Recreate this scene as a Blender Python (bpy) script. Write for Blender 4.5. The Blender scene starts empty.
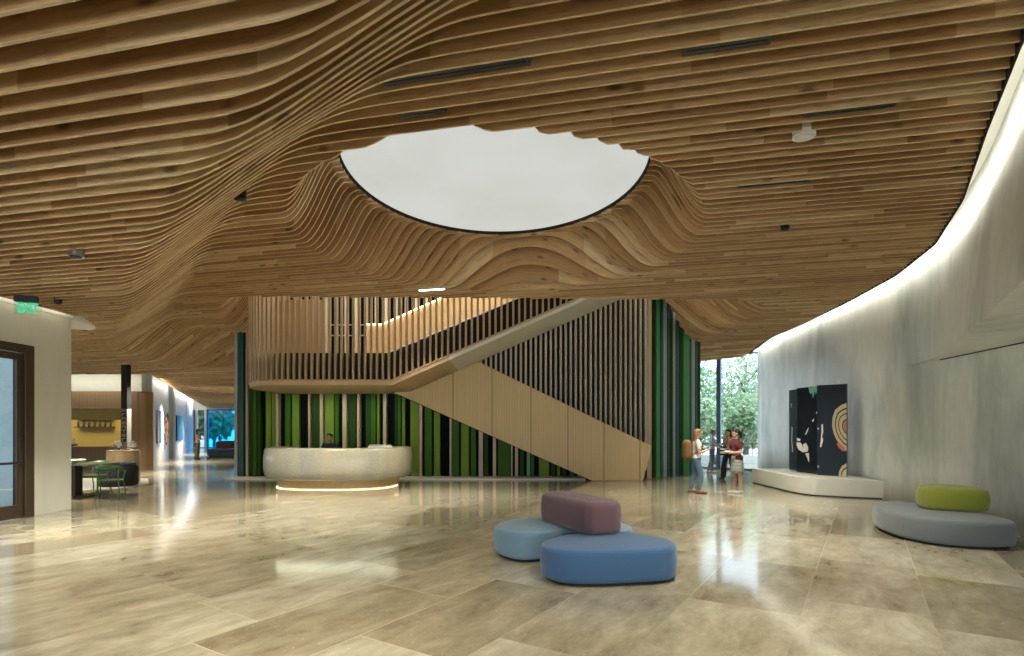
import bpy, bmesh, math, random
import numpy as np
from mathutils import Vector, Matrix

C = bpy.context.scene.collection
PI = math.pi

# ------------------------------------------------------------------ camera, sky, sun, exposure
F = 555.0; CX = 512.0; HZ = 428.0; EYE = 1.7
cam_d = bpy.data.cameras.new('camera'); cam = bpy.data.objects.new('camera', cam_d); C.objects.link(cam)
cam_d.sensor_width = 36; cam_d.lens = 36 * F / 1024; cam_d.shift_y = (HZ - 328) / 1024
cam_d.clip_start = 0.05; cam_d.clip_end = 400
cam.location = (0, 0, EYE); cam.rotation_euler = (PI / 2, 0, 0)
bpy.context.scene.camera = cam
vs = bpy.context.scene.view_settings
vs.view_transform = 'Standard'; vs.look = 'None'; vs.gamma = 1; vs.use_curve_mapping = False
vs.exposure = 0.32

w = bpy.data.worlds.new('sky'); bpy.context.scene.world = w; w.use_nodes = True
bg = w.node_tree.nodes['Background']; bg.inputs[0].default_value = (0.78, 0.90, 1.0, 1); bg.inputs[1].default_value = 2.9

def sun(name, rot, e, col):
    l = bpy.data.lights.new(name, 'SUN'); l.energy = e; l.angle = 0.03; l.color = col
    o = bpy.data.objects.new(name, l); o.rotation_euler = rot; C.objects.link(o)
sun('sun', (math.radians(-35), math.radians(38), 0), 4.0, (1, .95, .86))

def area(name, loc, size, e, col=(1, .86, .66), rot=(0, 0, 0), sy=None, spread=None):
    l = bpy.data.lights.new(name, 'AREA'); l.energy = e; l.color = col; l.size = size
    if sy: l.shape = 'RECTANGLE'; l.size_y = sy
    if spread: l.spread = math.radians(spread)
    o = bpy.data.objects.new(name, l); o.location = loc; o.rotation_euler = rot; C.objects.link(o); return o

# fill lamp added behind the camera to brighten slats; skylight above the stair hall
area('rear_fill_light', (-1, -8.8, 1.8), 16, 380, (.97, .98, 1), (math.radians(88), 0, 0), 3.0)
area('stair_hall_skylight', (-1.5, 16.6, 7.9), 11, 420, (1, .93, .80), (0, 0, 0), 3.5)
for x, y, e in ((-6, 5, 50), (-2, 4.3, 40), (2.2, 4.6, 40), (4.0, 8.2, 60), (4.8, 12.5, 80), (-1.8, 13.6, 80), (-5.6, 12.6, 95), (-7.2, 9, 70), (-3.9, 8.6, 60), (5.8, 15.2, 30)):
    area('ceiling_downlight', (x, y, 3.86 if x + y < 4.6 else 4.86), 0.4, e * 1.5, (1, .92, .76), spread=95)
for x, y, z, e in ((-12, 13.5, 3.7, 60), (-13, 20, 3.5, 60), (-16, 27, 3.3, 70), (-20, 36, 3.2, 80), (-17.5, 25.3, 2.9, 40)):
    area('ceiling_downlight', (x, y, z), 0.4, e * 2.6, (1, .90, .72), spread=120)

# ------------------------------------------------------------------ helpers
def P(px, py, Y): return ((px - CX) / F * Y, Y, EYE + (HZ - py) / F * Y)
def FL(px, py):
    Y = EYE * F / (py - HZ); return ((px - CX) / F * Y, Y)

def link(o, parent=None):
    C.objects.link(o)
    if parent: o.parent = parent
    return o
def tag(o, label=None, cat=None, group=None, kind=None):
    if label: o['label'] = label
    if cat: o['category'] = cat
    if group: o['group'] = group
    if kind: o['kind'] = kind
    return o
def thing(name, label, cat, loc=(0, 0, 0), rz=0, group=None):
    o = bpy.data.objects.new(name, None); o.location = loc; o.rotation_euler = (0, 0, rz); o.empty_display_size = .1
    C.objects.link(o); return tag(o, label, cat, group)

class MB:
    def __init__(s): s.v = []; s.f = []; s.m = []
    def add(s, v, f, m=0):
        n = len(s.v); s.v += [tuple(p) for p in v]; s.f += [tuple(i + n for i in q) for q in f]; s.m += [m] * len(f); return s
    def box(s, x0, x1, y0, y1, z0, z1, m=0):
        v = [(x0, y0, z0), (x1, y0, z0), (x1, y1, z0), (x0, y1, z0), (x0, y0, z1), (x1, y0, z1), (x1, y1, z1), (x0, y1, z1)]
        return s.add(v, [(3, 2, 1, 0), (4, 5, 6, 7), (0, 1, 5, 4), (1, 2, 6, 5), (2, 3, 7, 6), (3, 0, 4, 7)], m)
    def obox(s, c, ax, hx, hy, hz, m=0):   # box about centre c, local x axis dir ax (plan angle)
        ca, sa = math.cos(ax), math.sin(ax); v = []
        for dz in (-hz, hz):
            for dx, dy in ((-hx, -hy), (hx, -hy), (hx, hy), (-hx, hy)):
                v.append((c[0] + dx * ca - dy * sa, c[1] + dx * sa + dy * ca, c[2] + dz))
        return s.add(v, [(3, 2, 1, 0), (4, 5, 6, 7), (0, 1, 5, 4), (1, 2, 6, 5), (2, 3, 7, 6), (3, 0, 4, 7)], m)
    def prism(s, pts, z0, z1, m=0):        # plan polygon ccw extruded in z
        n = len(pts); v = [(p[0], p[1], z0) for p in pts] + [(p[0], p[1], z1) for p in pts]
        f = [tuple(range(n - 1, -1, -1)), tuple(range(n, 2 * n))] + [(i, (i + 1) % n, n + (i + 1) % n, n + i) for i in range(n)]
        return s.add(v, f, m)
    def yprism(s, pts, y0, y1, m=0):       # (x,z) polygon extruded in y
        n = len(pts); v = [(p[0], y0, p[1]) for p in pts] + [(p[0], y1, p[1]) for p in pts]
        f = [tuple(range(n)), tuple(range(2 * n - 1, n - 1, -1))] + [(n + i, n + (i + 1) % n, (i + 1) % n, i) for i in range(n)]
        return s.add(v, f, m)
    def tube(s, pts, r, n=8, m=0, caps=True):
        pts = [Vector(p) for p in pts]; rs = r if isinstance(r, (list, tuple)) else [r] * len(pts)
        v = []; f = []; up = None
        for i, p in enumerate(pts):
            d = (pts[min(i + 1, len(pts) - 1)] - pts[max(i - 1, 0)]).normalized()
            if up is None: up = d.orthogonal().normalized()
            up = (up - d * up.dot(d))
            up = up.normalized() if up.length > 1e-6 else d.orthogonal().normalized()
            sd = d.cross(up)
            for k in range(n):
                a = 2 * PI * k / n; v.append(p + (up * math.cos(a) + sd * math.sin(a)) * rs[i])
        for i in range(len(pts) - 1):
            for k in range(n):
                a = i * n + k; b = i * n + (k + 1) % n; f.append((a, b, b + n, a + n))
        if caps: f.append(tuple(range(n - 1, -1, -1))); f.append(tuple(range((len(pts) - 1) * n, len(pts) * n)))
        return s.add(v, f, m)
    def lathe(s, prof, c=(0, 0, 0), n=24, m=0, sx=1, sy=1):
        v = []; f = []
        for r, z in prof:
            for k in range(n):
                a = 2 * PI * k / n; v.append((c[0] + r * sx * math.cos(a), c[1] + r * sy * math.sin(a), c[2] + z))
        for i in range(len(prof) - 1):
            for k in range(n):
                a = i * n + k; b = i * n + (k + 1) % n; f.append((a, b, b + n, a + n))
        f.append(tuple(range(n - 1, -1, -1))); f.append(tuple(range((len(prof) - 1) * n, len(prof) * n)))
        return s.add(v, f, m)
    def ball(s, c, r, n=12, m=0, sc=(1, 1, 1)):
        pr = [(max(1e-4, r * math.sin(PI * i / 8)), -r * math.cos(PI * i / 8) * sc[2]) for i in range(9)]
        return s.lathe(pr, c, n, m, sc[0], sc[1])
    def build(s, name, mats, parent=None, smooth=False, bevel=0):
        me = bpy.data.meshes.new(name); me.from_pydata(s.v, [], s.f)
        mats = mats if isinstance(mats, (list, tuple)) else [mats]
        for q in mats: me.materials.append(q)
        if len(mats) > 1: me.polygons.foreach_set('material_index', s.m)
        me.update()
        bm = bmesh.new(); bm.from_mesh(me); bmesh.ops.recalc_face_normals(bm, faces=bm.faces); bm.to_mesh(me); bm.free()
        if smooth: me.polygons.foreach_set('use_smooth', [True] * len(me.polygons))
        o = bpy.data.objects.new(name, me); link(o, parent)
        if bevel:
            b = o.modifiers.new('bevel', 'BEVEL'); b.width = bevel; b.segments = 2; b.limit_method = 'ANGLE'
        return o
def struct(o): o['kind'] = 'structure'; return o

def dup(root, parent=None):
    c = root.copy(); C.objects.link(c)
    if parent is not None: c.parent = parent
    for ch in list(root.children): dup(ch, c)
    return c

def catmull(pts, per=8, closed=True):
    out = []; n = len(pts)
    rng = range(n) if closed else range(n - 1)
    for i in rng:
        p = [Vector(pts[(i + k) % n] if closed else pts[min(max(i + k, 0), n - 1)]) for k in (-1, 0, 1, 2)]
        for j in range(per):
            t = j / per
            out.append(.5 * ((2 * p[1]) + (p[2] - p[0]) * t + (2 * p[0] - 5 * p[1] + 4 * p[2] - p[3]) * t * t + (3 * p[1] - p[0] - 3 * p[2] + p[3]) * t ** 3))
    if not closed: out.append(Vector(pts[-1]))
    return out

# ------------------------------------------------------------------ materials
def mat(name, col, rough=.6, metal=0, noise=0, nscale=8, bump=0, emis=None, estr=0, spec=None, sheen=0):
    m = bpy.data.materials.new(name); m.use_nodes = True; nt = m.node_tree; b = nt.nodes['Principled BSDF']
    b.inputs['Base Color'].default_value = (*col, 1); b.inputs['Roughness'].default_value = rough; b.inputs['Metallic'].default_value = metal
    if spec is not None: b.inputs['Specular IOR Level'].default_value = spec
    if sheen: b.inputs['Sheen Weight'].default_value = sheen
    if emis: b.inputs['Emission Color'].default_value = (*emis, 1); b.inputs['Emission Strength'].default_value = estr
    if noise or bump:
        tc = nt.nodes.new('ShaderNodeTexCoord'); n = nt.nodes.new('ShaderNodeTexNoise'); n.inputs['Scale'].default_value = nscale; n.inputs['Detail'].default_value = 5
        nt.links.new(tc.outputs['Object'], n.inputs['Vector'])
        if noise:
            mx = nt.nodes.new('ShaderNodeMix'); mx.data_type = 'RGBA'
            mx.inputs['A'].default_value = (*[c * (1 - noise) for c in col], 1); mx.inputs['B'].default_value = (*[min(1, c * (1 + noise)) for c in col], 1)
            nt.links.new(n.outputs['Fac'], mx.inputs['Factor']); nt.links.new(mx.outputs['Result'], b.inputs['Base Color'])
        if bump:
            bp = nt.nodes.new('ShaderNodeBump'); bp.inputs['Strength'].default_value = bump; bp.inputs['Distance'].default_value = .01
            nt.links.new(n.outputs['Fac'], bp.inputs['Height']); nt.links.new(bp.outputs['Normal'], b.inputs['Normal'])
    return m

class NT:   # tiny node-writing helper
    def __init__(s, m): s.nt = m.node_tree; s.b = s.nt.nodes['Principled BSDF']
    def n(s, t, **kw):
        q = s.nt.nodes.new(t)
        for k, v in kw.items(): setattr(q, k, v)
        return q
    def l(s, a, b): s.nt.links.new(a, b)
    def math(s, op, a, b=None, c=None):
        q = s.n('ShaderNodeMath', operation=op)
        for i, x in enumerate((a, b, c)):
            if x is None: continue
            if isinstance(x, (int, float)): q.inputs[i].default_value = x
            else: s.l(x, q.inputs[i])
        return q.outputs[0]
    def comb(s, x, y, z):
        q = s.n('ShaderNodeCombineXYZ')
        for i, v in enumerate((x, y, z)):
            if isinstance(v, (int, float)): q.inputs[i].default_value = v
            else: s.l(v, q.inputs[i])
        return q.outputs[0]
    def noise(s, vec, scale, detail=4, rough=.5, dist=0):
        q = s.n('ShaderNodeTexNoise'); q.inputs['Scale'].default_value = scale; q.inputs['Detail'].default_value = detail
        q.inputs['Roughness'].default_value = rough; q.inputs['Distortion'].default_value = dist; s.l(vec, q.inputs['Vector']); return q.outputs['Fac']
    def white(s, vec):
        q = s.n('ShaderNodeTexWhiteNoise', noise_dimensions='3D'); s.l(vec, q.inputs['Vector']); return q.outputs['Value']
    def ramp(s, f, stops):
        q = s.n('ShaderNodeValToRGB'); e = q.color_ramp.elements
        while len(e) < len(stops): e.new(.5)
        for i, (p, c) in enumerate(stops): e[i].position = p; e[i].color = (*c, 1) if len(c) == 3 else c
        s.l(f, q.inputs[0]); return q.outputs[0]
    def mix(s, f, a, b, mode='MIX'):
        q = s.n('ShaderNodeMix', data_type='RGBA', blend_type=mode)
        for k, v in (('Factor', f), ('A', a), ('B', b)):
            if isinstance(v, (int, float)): q.inputs[k].default_value = v
            elif isinstance(v, tuple): q.inputs[k].default_value = (*v, 1)
            else: s.l(v, q.inputs[k])
        return q.outputs['Result']

TH = math.radians(32.5)
def floor_mat():
    m = mat('travertine_floor', (.5, .45, .33), .12); t = NT(m)
    g = t.n('ShaderNodeNewGeometry'); sp = t.n('ShaderNodeSeparateXYZ'); t.l(g.outputs['Position'], sp.inputs[0]); x, y = sp.outputs[0], sp.outputs[1]
    a = t.math('ADD', t.math('MULTIPLY', x, math.sin(TH)), t.math('MULTIPLY', y, math.cos(TH)))
    b = t.math('SUBTRACT', t.math('MULTIPLY', x, math.cos(TH)), t.math('MULTIPLY', y, math.sin(TH)))
    b = t.math('ADD', b, .5)
    row = t.math('FLOOR', b); fb = t.math('SUBTRACT', b, row)
    off = t.math('MULTIPLY', t.white(t.comb(row, 3.1, 0)), 2.0)
    aa = t.math('DIVIDE', t.math('ADD', a, off), 2.0); col = t.math('FLOOR', aa); fa = t.math('MULTIPLY', t.math('SUBTRACT', aa, col), 2.0)
    tone = t.white(t.comb(row, col, 1.7)); tone2 = t.white(t.comb(row, col, 8.2))
    # veins run with the tile, every tile its own patch of stone
    vec = t.comb(t.math('ADD', t.math('MULTIPLY', a, .55), t.math('MULTIPLY', tone, 31)), t.math('ADD', t.math('MULTIPLY', b, 1.2), t.math('MULTIPLY', tone2, 17)), 0)
    n1 = t.noise(vec, 2.3, 10, .70, .25); n2 = t.noise(vec, 9, 6, .6, .3); n3 = t.noise(vec, 34, 4, .6)
    c1 = t.ramp(n1, [(.30, (.19, .16, .105)), (.43, (.29, .26, .185)), (.56, (.37, .34, .255)), (.70, (.48, .455, .36))])
    c2 = t.ramp(tone, [(0, (.62, .58, .52)), (.35, (.86, .84, .80)), (.75, (1, 1, 1)), (1, (1.0, 1.0, 1.0))])
    c = t.mix(1.0, c1, c2, 'MULTIPLY')
    c = t.mix(t.math('MULTIPLY', t.math('GREATER_THAN', n2, .60), .13), c, (.25, .19, .11))
    c = t.mix(t.math('MULTIPLY', t.math('GREATER_THAN', n3, .66), .3), c, (.75, .70, .58))
    ja = t.math('MINIMUM', fa, t.math('SUBTRACT', 2.0, fa)); jb = t.math('MINIMUM', fb, t.math('SUBTRACT', 1.0, fb))
    j = t.math('LESS_THAN', t.math('MINIMUM', ja, jb), .005)
    c = t.mix(t.math('MULTIPLY', j, .7), c, t.mix(tone2, (.2, .16, .10), (.62, .56, .42)))
    t.l(c, t.b.inputs['Base Color'])
    r = t.math('ADD', t.math('MULTIPLY', n1, .11), .03); r = t.math('ADD', r, t.math('MULTIPLY', tone2, .05)); t.l(r, t.b.inputs['Roughness'])
    t.b.inputs['Specular IOR Level'].default_value = .62
    bp = t.n('ShaderNodeBump'); bp.inputs['Strength'].default_value = .05; bp.inputs['Distance'].default_value = .02
    t.l(t.noise(g.outputs['Position'], 1.3, 2), bp.inputs['Height']); t.l(bp.outputs[0], t.b.inputs['Normal'])
    return m

def slat_wood():
    m = mat('slat_wood', (.5, .33, .17), .55); t = NT(m)
    uv = t.n('ShaderNodeUVMap'); sp = t.n('ShaderNodeSeparateXYZ'); t.l(uv.outputs[0], sp.inputs[0]); u, v = sp.outputs[0], sp.outputs[1]
    idx = t.math('FLOOR', v); h = t.math('MULTIPLY', t.math('SUBTRACT', v, idx), 2.0)
    o = t.math('MULTIPLY', t.white(t.comb(idx, 5.5, 0)), 9.0)
    bd = t.math('FLOOR', t.math('DIVIDE', t.math('ADD', u, o), 2.1))
    tone = t.white(t.comb(idx, bd, 2.2))
    vec = t.comb(t.math('MULTIPLY', u, .9), t.math('MULTIPLY', h, 9), t.math('ADD', t.math('MULTIPLY', idx, 3.7), t.math('MULTIPLY', bd, 11.3)))
    g = t.noise(vec, 2.5, 6, .6, 1.2)
    base = t.ramp(tone, [(0, (.45, .255, .10)), (.4, (.57, .35, .15)), (.75, (.69, .465, .22)), (1, (.84, .65, .36))])
    c = t.mix(1.0, base, t.ramp(g, [(.25, (.55, .49, .44)), (.5, (.95, .95, .95)), (.8, (1.0, 1.0, 1.0))]), 'MULTIPLY')
    kv = t.comb(t.math('MULTIPLY', u, 1.6), t.math('MULTIPLY', h, 3.4), t.math('MULTIPLY', idx, 5.31))
    vo = t.n('ShaderNodeTexVoronoi'); vo.inputs['Scale'].default_value = 1.15; t.l(kv, vo.inputs['Vector'])
    k = t.ramp(vo.outputs['Distance'], [(.07, (1, 1, 1)), (.19, (0, 0, 0))])
    c = t.mix(t.math('MULTIPLY', k, .8), c, (.12, .05, .02))
    c = t.mix(t.math('MULTIPLY', t.math('LESS_THAN', h, .024), .45), c, (.78, .66, .46))      # lower edge tinted paler, imitating light from below
    t.l(c, t.b.inputs['Base Color'])
    return m

def plaster(name, lo, hi, streak=True, rough=.55):
    m = mat(name, hi, rough); t = NT(m)
    g = t.n('ShaderNodeNewGeometry'); mp = t.n('ShaderNodeMapping'); mp.inputs['Scale'].default_value = (1, 1, .35 if streak else 1); t.l(g.outputs['Position'], mp.inputs[0])
    n1 = t.noise(mp.outputs[0], .55, 8, .62, .5); n2 = t.noise(mp.outputs[0], 7, 6, .7)
    c = t.ramp(n1, [(.3, lo), (.55, hi), (.75, tuple(min(1, k * 1.12) for k in hi))])
    c = t.mix(.25, c, t.ramp(n2, [(.3, lo), (.7, hi)]))
    t.l(c, t.b.inputs['Base Color'])
    t.l(t.math('ADD', t.math('MULTIPLY', n1, .3), rough - .2), t.b.inputs['Roughness'])
    return m

def grooved(name, col, pitch=.09, axis=0, dark=.75):
    m = mat(name, col, .5); t = NT(m)
    tc = t.n('ShaderNodeNewGeometry'); sp = t.n('ShaderNodeSeparateXYZ'); t.l(tc.outputs['Position'], sp.inputs[0])
    f = t.math('FRACT', t.math('DIVIDE', sp.outputs[axis], pitch)); k = t.math('LESS_THAN', f, .12)
    id_ = t.math('FLOOR', t.math('DIVIDE', sp.outputs[axis], pitch))
    mp = t.n('ShaderNodeMapping'); mp.inputs['Scale'].default_value = (6, 6, .6); t.l(tc.outputs['Position'], mp.inputs[0])
    n = t.noise(mp.outputs[0], 3, 5)
    c = t.mix(n, tuple(c * .9 for c in col), tuple(min(1, c * 1.1) for c in col))
    c = t.mix(t.math('MULTIPLY', t.white(t.comb(id_, 0, 0)), .25), c, tuple(c * .8 for c in col))
    c = t.mix(k, c, tuple(q * dark for q in col)); t.l(c, t.b.inputs['Base Color'])
    bp = t.n('ShaderNodeBump'); bp.inputs['Strength'].default_value = .6; bp.inputs['Distance'].default_value = .01; bp.invert = True
    t.l(k, bp.inputs['Height']); t.l(bp.outputs[0], t.b.inputs['Normal'])
    return m

def fabric(name, col):
    m = mat(name, col, .9, sheen=.25); t = NT(m)
    tc = t.n('ShaderNodeTexCoord')
    n = t.noise(tc.outputs['Object'], 160, 2, .6); n2 = t.noise(tc.outputs['Object'], 3, 3)
    c = t.mix(n, tuple(q * .78 for q in col), tuple(min(1, q * 1.2) for q in col)); c = t.mix(t.math('MULTIPLY', n2, .2), c, tuple(q * .8 for q in col))
    t.l(c, t.b.inputs['Base Color'])
    bp = t.n('ShaderNodeBump'); bp.inputs['Strength'].default_value = .35; bp.inputs['Distance'].default_value = .004
    t.l(n, bp.inputs['Height']); t.l(bp.outputs[0], t.b.inputs['Normal'])
    return m

def glass(name, tint=(.9, .96, 1), refl=.1):
    m = bpy.data.materials.new(name); m.use_nodes = True; nt = m.node_tree; nt.nodes.clear()
    o = nt.nodes.new('ShaderNodeOutputMaterial'); mx = nt.nodes.new('ShaderNodeMixShader'); tr = nt.nodes.new('ShaderNodeBsdfTransparent'); gl = nt.nodes.new('ShaderNodeBsdfGlossy')
    tr.inputs[0].default_value = (*tint, 1); gl.inputs['Roughness'].default_value = .02; mx.inputs[0].default_value = refl
    nt.links.new(tr.outputs[0], mx.inputs[1]); nt.links.new(gl.outputs[0], mx.inputs[2]); nt.links.new(mx.outputs[0], o.inputs[0]); return m

M = dict(
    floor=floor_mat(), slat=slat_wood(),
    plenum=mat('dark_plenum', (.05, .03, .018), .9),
    wall_r=plaster('streaked_plaster', (.36, .41, .385), (.80, .83, .79)),
    wall_w=plaster('pale_plaster', (.58, .58, .50), (.70, .70, .61)),
    white=mat('white_paint', (.74, .74, .68), .6), paper=mat('white_paper', (.85, .85, .83), .6),
    bronze=mat('bronze_frame', (.085, .062, .042), .4, .5), black=mat('black_metal', (.015, .016, .018), .4),
    glass=glass('clear_glass'), frost=glass('door_glass', (.50, .57, .62), .06), blueglass=glass('blue_tinted_glass', (.12, .62, 1.0), .05),
    panel=grooved('oak_veneer_panel', (.60, .44, .22), .085), panelx=grooved('oak_cladding', (.36, .235, .125), .16),
    oak=mat('pale_oak', (.46, .32, .17), .5, noise=.15, nscale=5), oak2=mat('oak_slat', (.37, .265, .15), .5, noise=.12, nscale=5),
    darkoak=mat('dark_brown_panel', (.030, .020, .014), .8, spec=.1), soffit=mat('pale_soffit', (.62, .60, .50), .6, noise=.05),
    slatgrey=mat('greige_slat', (.42, .38, .30), .5), navy=mat('near_black_backing', (.003, .006, .006), .8, spec=.1),
    f_lime=mat('lime_fin', (.15, .235, .03), .6, spec=.2), f_green=mat('green_fin', (.04, .115, .01), .6, spec=.2), f_dark=mat('dark_green_fin', (.018, .055, .006), .6, spec=.2),
    f_teal=mat('teal_fin', (.012, .085, .085), .4), f_tan=mat('tan_fin', (.46, .36, .24), .45), f_grey=mat('grey_fin', (.36, .38, .36), .45), f_black=mat('black_fin', (.004, .006, .006), .7, spec=.15),
    f_bgreen=mat('bright_green_fin', (.07, .30, .09), .45),
    desk=None, led=mat('warm_light_strip', (1, .8, .5), .5, emis=(1, .76, .42), estr=4), led_soft=mat('soft_warm_light_strip', (1, .8, .5), .5, emis=(1, .78, .45), estr=2.6), ledw=mat('cove_light_strip', (1, .95, .85), .5, emis=(1, .95, .82), estr=13),
    lay=None,
    f_blue=fabric('blue_wool', (.04, .11, .235)), f_sky=fabric('pale_blue_wool', (.155, .265, .36)), f_mauve=fabric('mauve_wool', (.15, .078, .09)),
    f_ash=fabric('grey_wool', (.135, .155, .165)), f_olive=fabric('lime_wool', (.20, .225, .018)), f_slate=fabric('slate_wool', (.05, .09, .14)), f_orange=fabric('orange_wool', (.45, .22, .05)),
    ledw_dim=mat('dim_cove_light_strip', (1, .95, .85), .5, emis=(1, .94, .80), estr=3.2),
    gold_base=mat('golden_base', (.42, .30, .13), .35, noise=.2),
    base=mat('black_base', (.012, .012, .015), .7), stone=mat('terrace_stone', (.62, .60, .55), .7, noise=.1), leaf=mat('leaf', (.24, .38, .18), .6, noise=.4, nscale=.7),
    leaf2=mat('pale_leaf', (.34, .46, .25), .6, noise=.4, nscale=.7), bark=mat('bark', (.20, .16, .12), .8, noise=.3),
    chair=mat('green_painted_metal', (.05, .12, .04), .35), tabletop=mat('grey_green_tabletop', (.16, .20, .16), .15), steel=mat('steel', (.5, .5, .5), .3, 1),
    rug=fabric('pale_rug', (.50, .50, .44)), brass=mat('golden_panel', (.46, .35, .09), .35, noise=.15), kitchen=mat('cafe_back_wall', (.36, .29, .10), .6),
    skin=mat('skin', (.48, .28, .19), .55), hair_b=mat('blonde_hair', (.22, .125, .055), .5), hair_d=mat('dark_hair', (.022, .014, .011), .45),
    jeans=mat('blue_denim', (.09, .16, .24), .8, noise=.25, nscale=30), wtop=mat('white_cotton', (.62, .62, .58), .8), maroon=mat('maroon_cotton', (.10, .02, .025), .8),
    cloth_k=mat('black_cotton', (.012, .012, .014), .8), olive=mat('olive_cotton', (.09, .085, .035), .8), pink=mat('pale_pink_cotton', (.55, .36, .28), .8), lav=mat('pale_blue_cotton', (.42, .50, .62), .8), grey=mat('grey_blue_cotton', (.16, .22, .30), .8),
    shoe_t=mat('tan_leather', (.22, .09, .045), .5), shoe_w=mat('white_shoe', (.6, .58, .52), .5), pack=mat('mustard_backpack', (.15, .085, .02), .8, noise=.3, nscale=20),
    exitgreen=mat('exit_green', (.0, .5, .25), .4, emis=(.0, .42, .20), estr=.9), signglass=glass('sign_glass', (.86, .97, .91), .05),
    navyshirt=mat('navy_jacket', (.012, .016, .04), .8), screen=mat('screen_black', (.01, .01, .012), .15),
)
def desk_mat():
    m = mat('shell_stone', (.5, .48, .38), .25); t = NT(m); tc = t.n('ShaderNodeTexCoord')
    mp = t.n('ShaderNodeMapping'); mp.inputs['Scale'].default_value = (1, 1, .3); t.l(tc.outputs['Object'], mp.inputs[0])
    a = t.noise(mp.outputs[0], 1.4, 3); b = t.noise(tc.outputs['Object'], 26, 5, .7)
    c = t.mix(t.ramp(a, [(.35, (0, 0, 0)), (.6, (1, 1, 1))]), (.34, .345, .30), (.45, .41, .29)); c = t.mix(t.math('MULTIPLY', t.math('GREATER_THAN', b, .56), .3), c, (.62, .60, .50))
    t.l(c, t.b.inputs['Base Color']); return m
M['desk'] = desk_mat()
def lay_mat():
    m = mat('luminous_ceiling_skin', (.75, .75, .72), .8); t = NT(m); tc = t.n('ShaderNodeTexCoord')
    n = t.noise(tc.outputs['Object'], .5, 3); c = t.ramp(n, [(.3, (.60, .62, .57)), (.7, (.66, .68, .65))]); t.l(c, t.b.inputs['Emission Color'])
    t.b.inputs['Base Color'].default_value = (.1, .1, .1, 1); t.b.inputs['Emission Strength'].default_value = .74; t.b.inputs['Specular IOR Level'].default_value = 0; return m
M['lay'] = lay_mat()
def check_mat():
    m = mat('checked_cotton', (.3, .3, .3), .8); t = NT(m); tc = t.n('ShaderNodeTexCoord')
    q = t.n('ShaderNodeTexChecker'); q.inputs['Scale'].default_value = 24; q.inputs[1].default_value = (.42, .44, .38, 1); q.inputs[2].default_value = (.13, .16, .17, 1)
    t.l(tc.outputs['Object'], q.inputs[0]); t.l(q.outputs[0], t.b.inputs['Base Color']); return m
M['check'] = check_mat()

# ------------------------------------------------------------------ the timber ceiling surface
ZH = 4.95; ZL = 3.92
AX = math.radians(13); PITCH = .192       # slats run along (cos, -sin); pitch along Y
CREASE = np.array([(12, -9.5), (5.6, -1.2), (2.2, 2.1), (-.1, 4.35), (-1.15, 5.45), (-2.1, 6.3), (-3.5, 7.85), (-4.9, 9.5), (-6.1, 11.2), (-7.6, 13.2), (-8.9, 15.0), (-9.9, 16.7), (-9.9, 18.3), (-7, 20.5), (0, 22), (6, 50)], float)
def sdist(x, y):
    best = np.full(x.shape, 1e9); sg = np.ones(x.shape); dl = np.zeros(x.shape)
    for (ax, ay), (bx, by) in zip(CREASE[:-1], CREASE[1:]):
        dx, dy = bx - ax, by - ay; L = dx * dx + dy * dy
        t = np.clip(((x - ax) * dx + (y - ay) * dy) / L, 0, 1)
        d = np.hypot(x - ax - t * dx, y - ay - t * dy); cr = dx * (y - ay) - dy * (x - ax)
        k = d < best - 1e-9; best = np.where(k, d, best); sg = np.where(k, np.where(cr < 0, 1, -1), sg)
        dl = np.where(k, ay + t * dy, dl)
    return best * sg, dl          # positive on the high side
def sm(t): t = np.clip(t, 0, 1); return t * t * (3 - 2 * t)
PX_ = np.array([0, .12, .28, .55, .78, .88, 1]); PZ_ = np.array([0, .05, .22, .60, .91, .985, 1])
TT = np.linspace(0, 1, 201); RAW = np.interp(TT, PX_, PZ_); K = np.exp(-np.linspace(-2, 2, 21) ** 2); K /= K.sum()
PROF = np.convolve(np.pad(RAW, 10, mode='edge'), K, 'valid')
OC = dict(x=-.27, y=9.3, a=2.5, b=2.95); OO = dict(x=-.25, y=9.65, a=3.55, b=3.6)
def ell(E, x, y): return np.hypot((x - E['x']) / E['a'], (y - E['y']) / E['b'])
def y_near(x): return 13.98 + .025 * x
def xl(y): return np.interp(y, [14, 15, 16.2, 17.2, 18, 19], [-7.2, -8.0, -8.6, -8.9, -9.0, -9.0])
def xr(y): return np.interp(y, [14.2, 14.7, 15.5, 17.5, 19.5, 21, 23], [6.1, 6.8, 7.15, 7.25, 6.9, 6.3, 5.0])
def xe(y): return np.interp(y, [-3, 0, 1.5, 3, 4.4, 6.05, 7.9, 9.8, 11.8, 14.1, 17.5, 21.2, 30], [1.5, 2.0, 2.45, 3.25, 4.1, 5.16, 6.4, 7.45, 8.15, 8.6, 9.1, 9.35, 9.6])
def S(x, y):
    d, yy = sdist(x, y)
    wd = np.interp(yy, [4, 7, 12, 17, 20], [1.8, 1.5, 1.45, 1.9, 2.8]); t = np.clip(1 + d / wd, 0, 1)
    lo = np.interp(y, [0, 11, 16, 24, 50], [ZL, ZL + .12, 4.02, 3.82, 3.38])
    z = lo + (ZH - lo) * np.interp(t, TT, PROF)
    ei, eo = ell(OC, x, y), ell(OO, x, y)
    r = np.clip((1 - eo) / np.maximum(1e-6, (1 - eo) + (ei - 1)), 0, 1); r = np.where(ei <= 1, 1, np.where(eo >= 1, 0, r))
    z = z + 1.0 * sm(r * 1.3 - .10)
    z = z - .42 * sm((y - 19.2) / 4.2) * (x > 3)
    dd = np.minimum(x - xl(y), xr(y) - x); k = y > y_near(x)
    z = z + np.where(y < 23, np.where(x < 0, 1.35 * sm(dd / 1.5), 1.75 * sm(dd / 2.5)) * k, 0)
    return z
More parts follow.
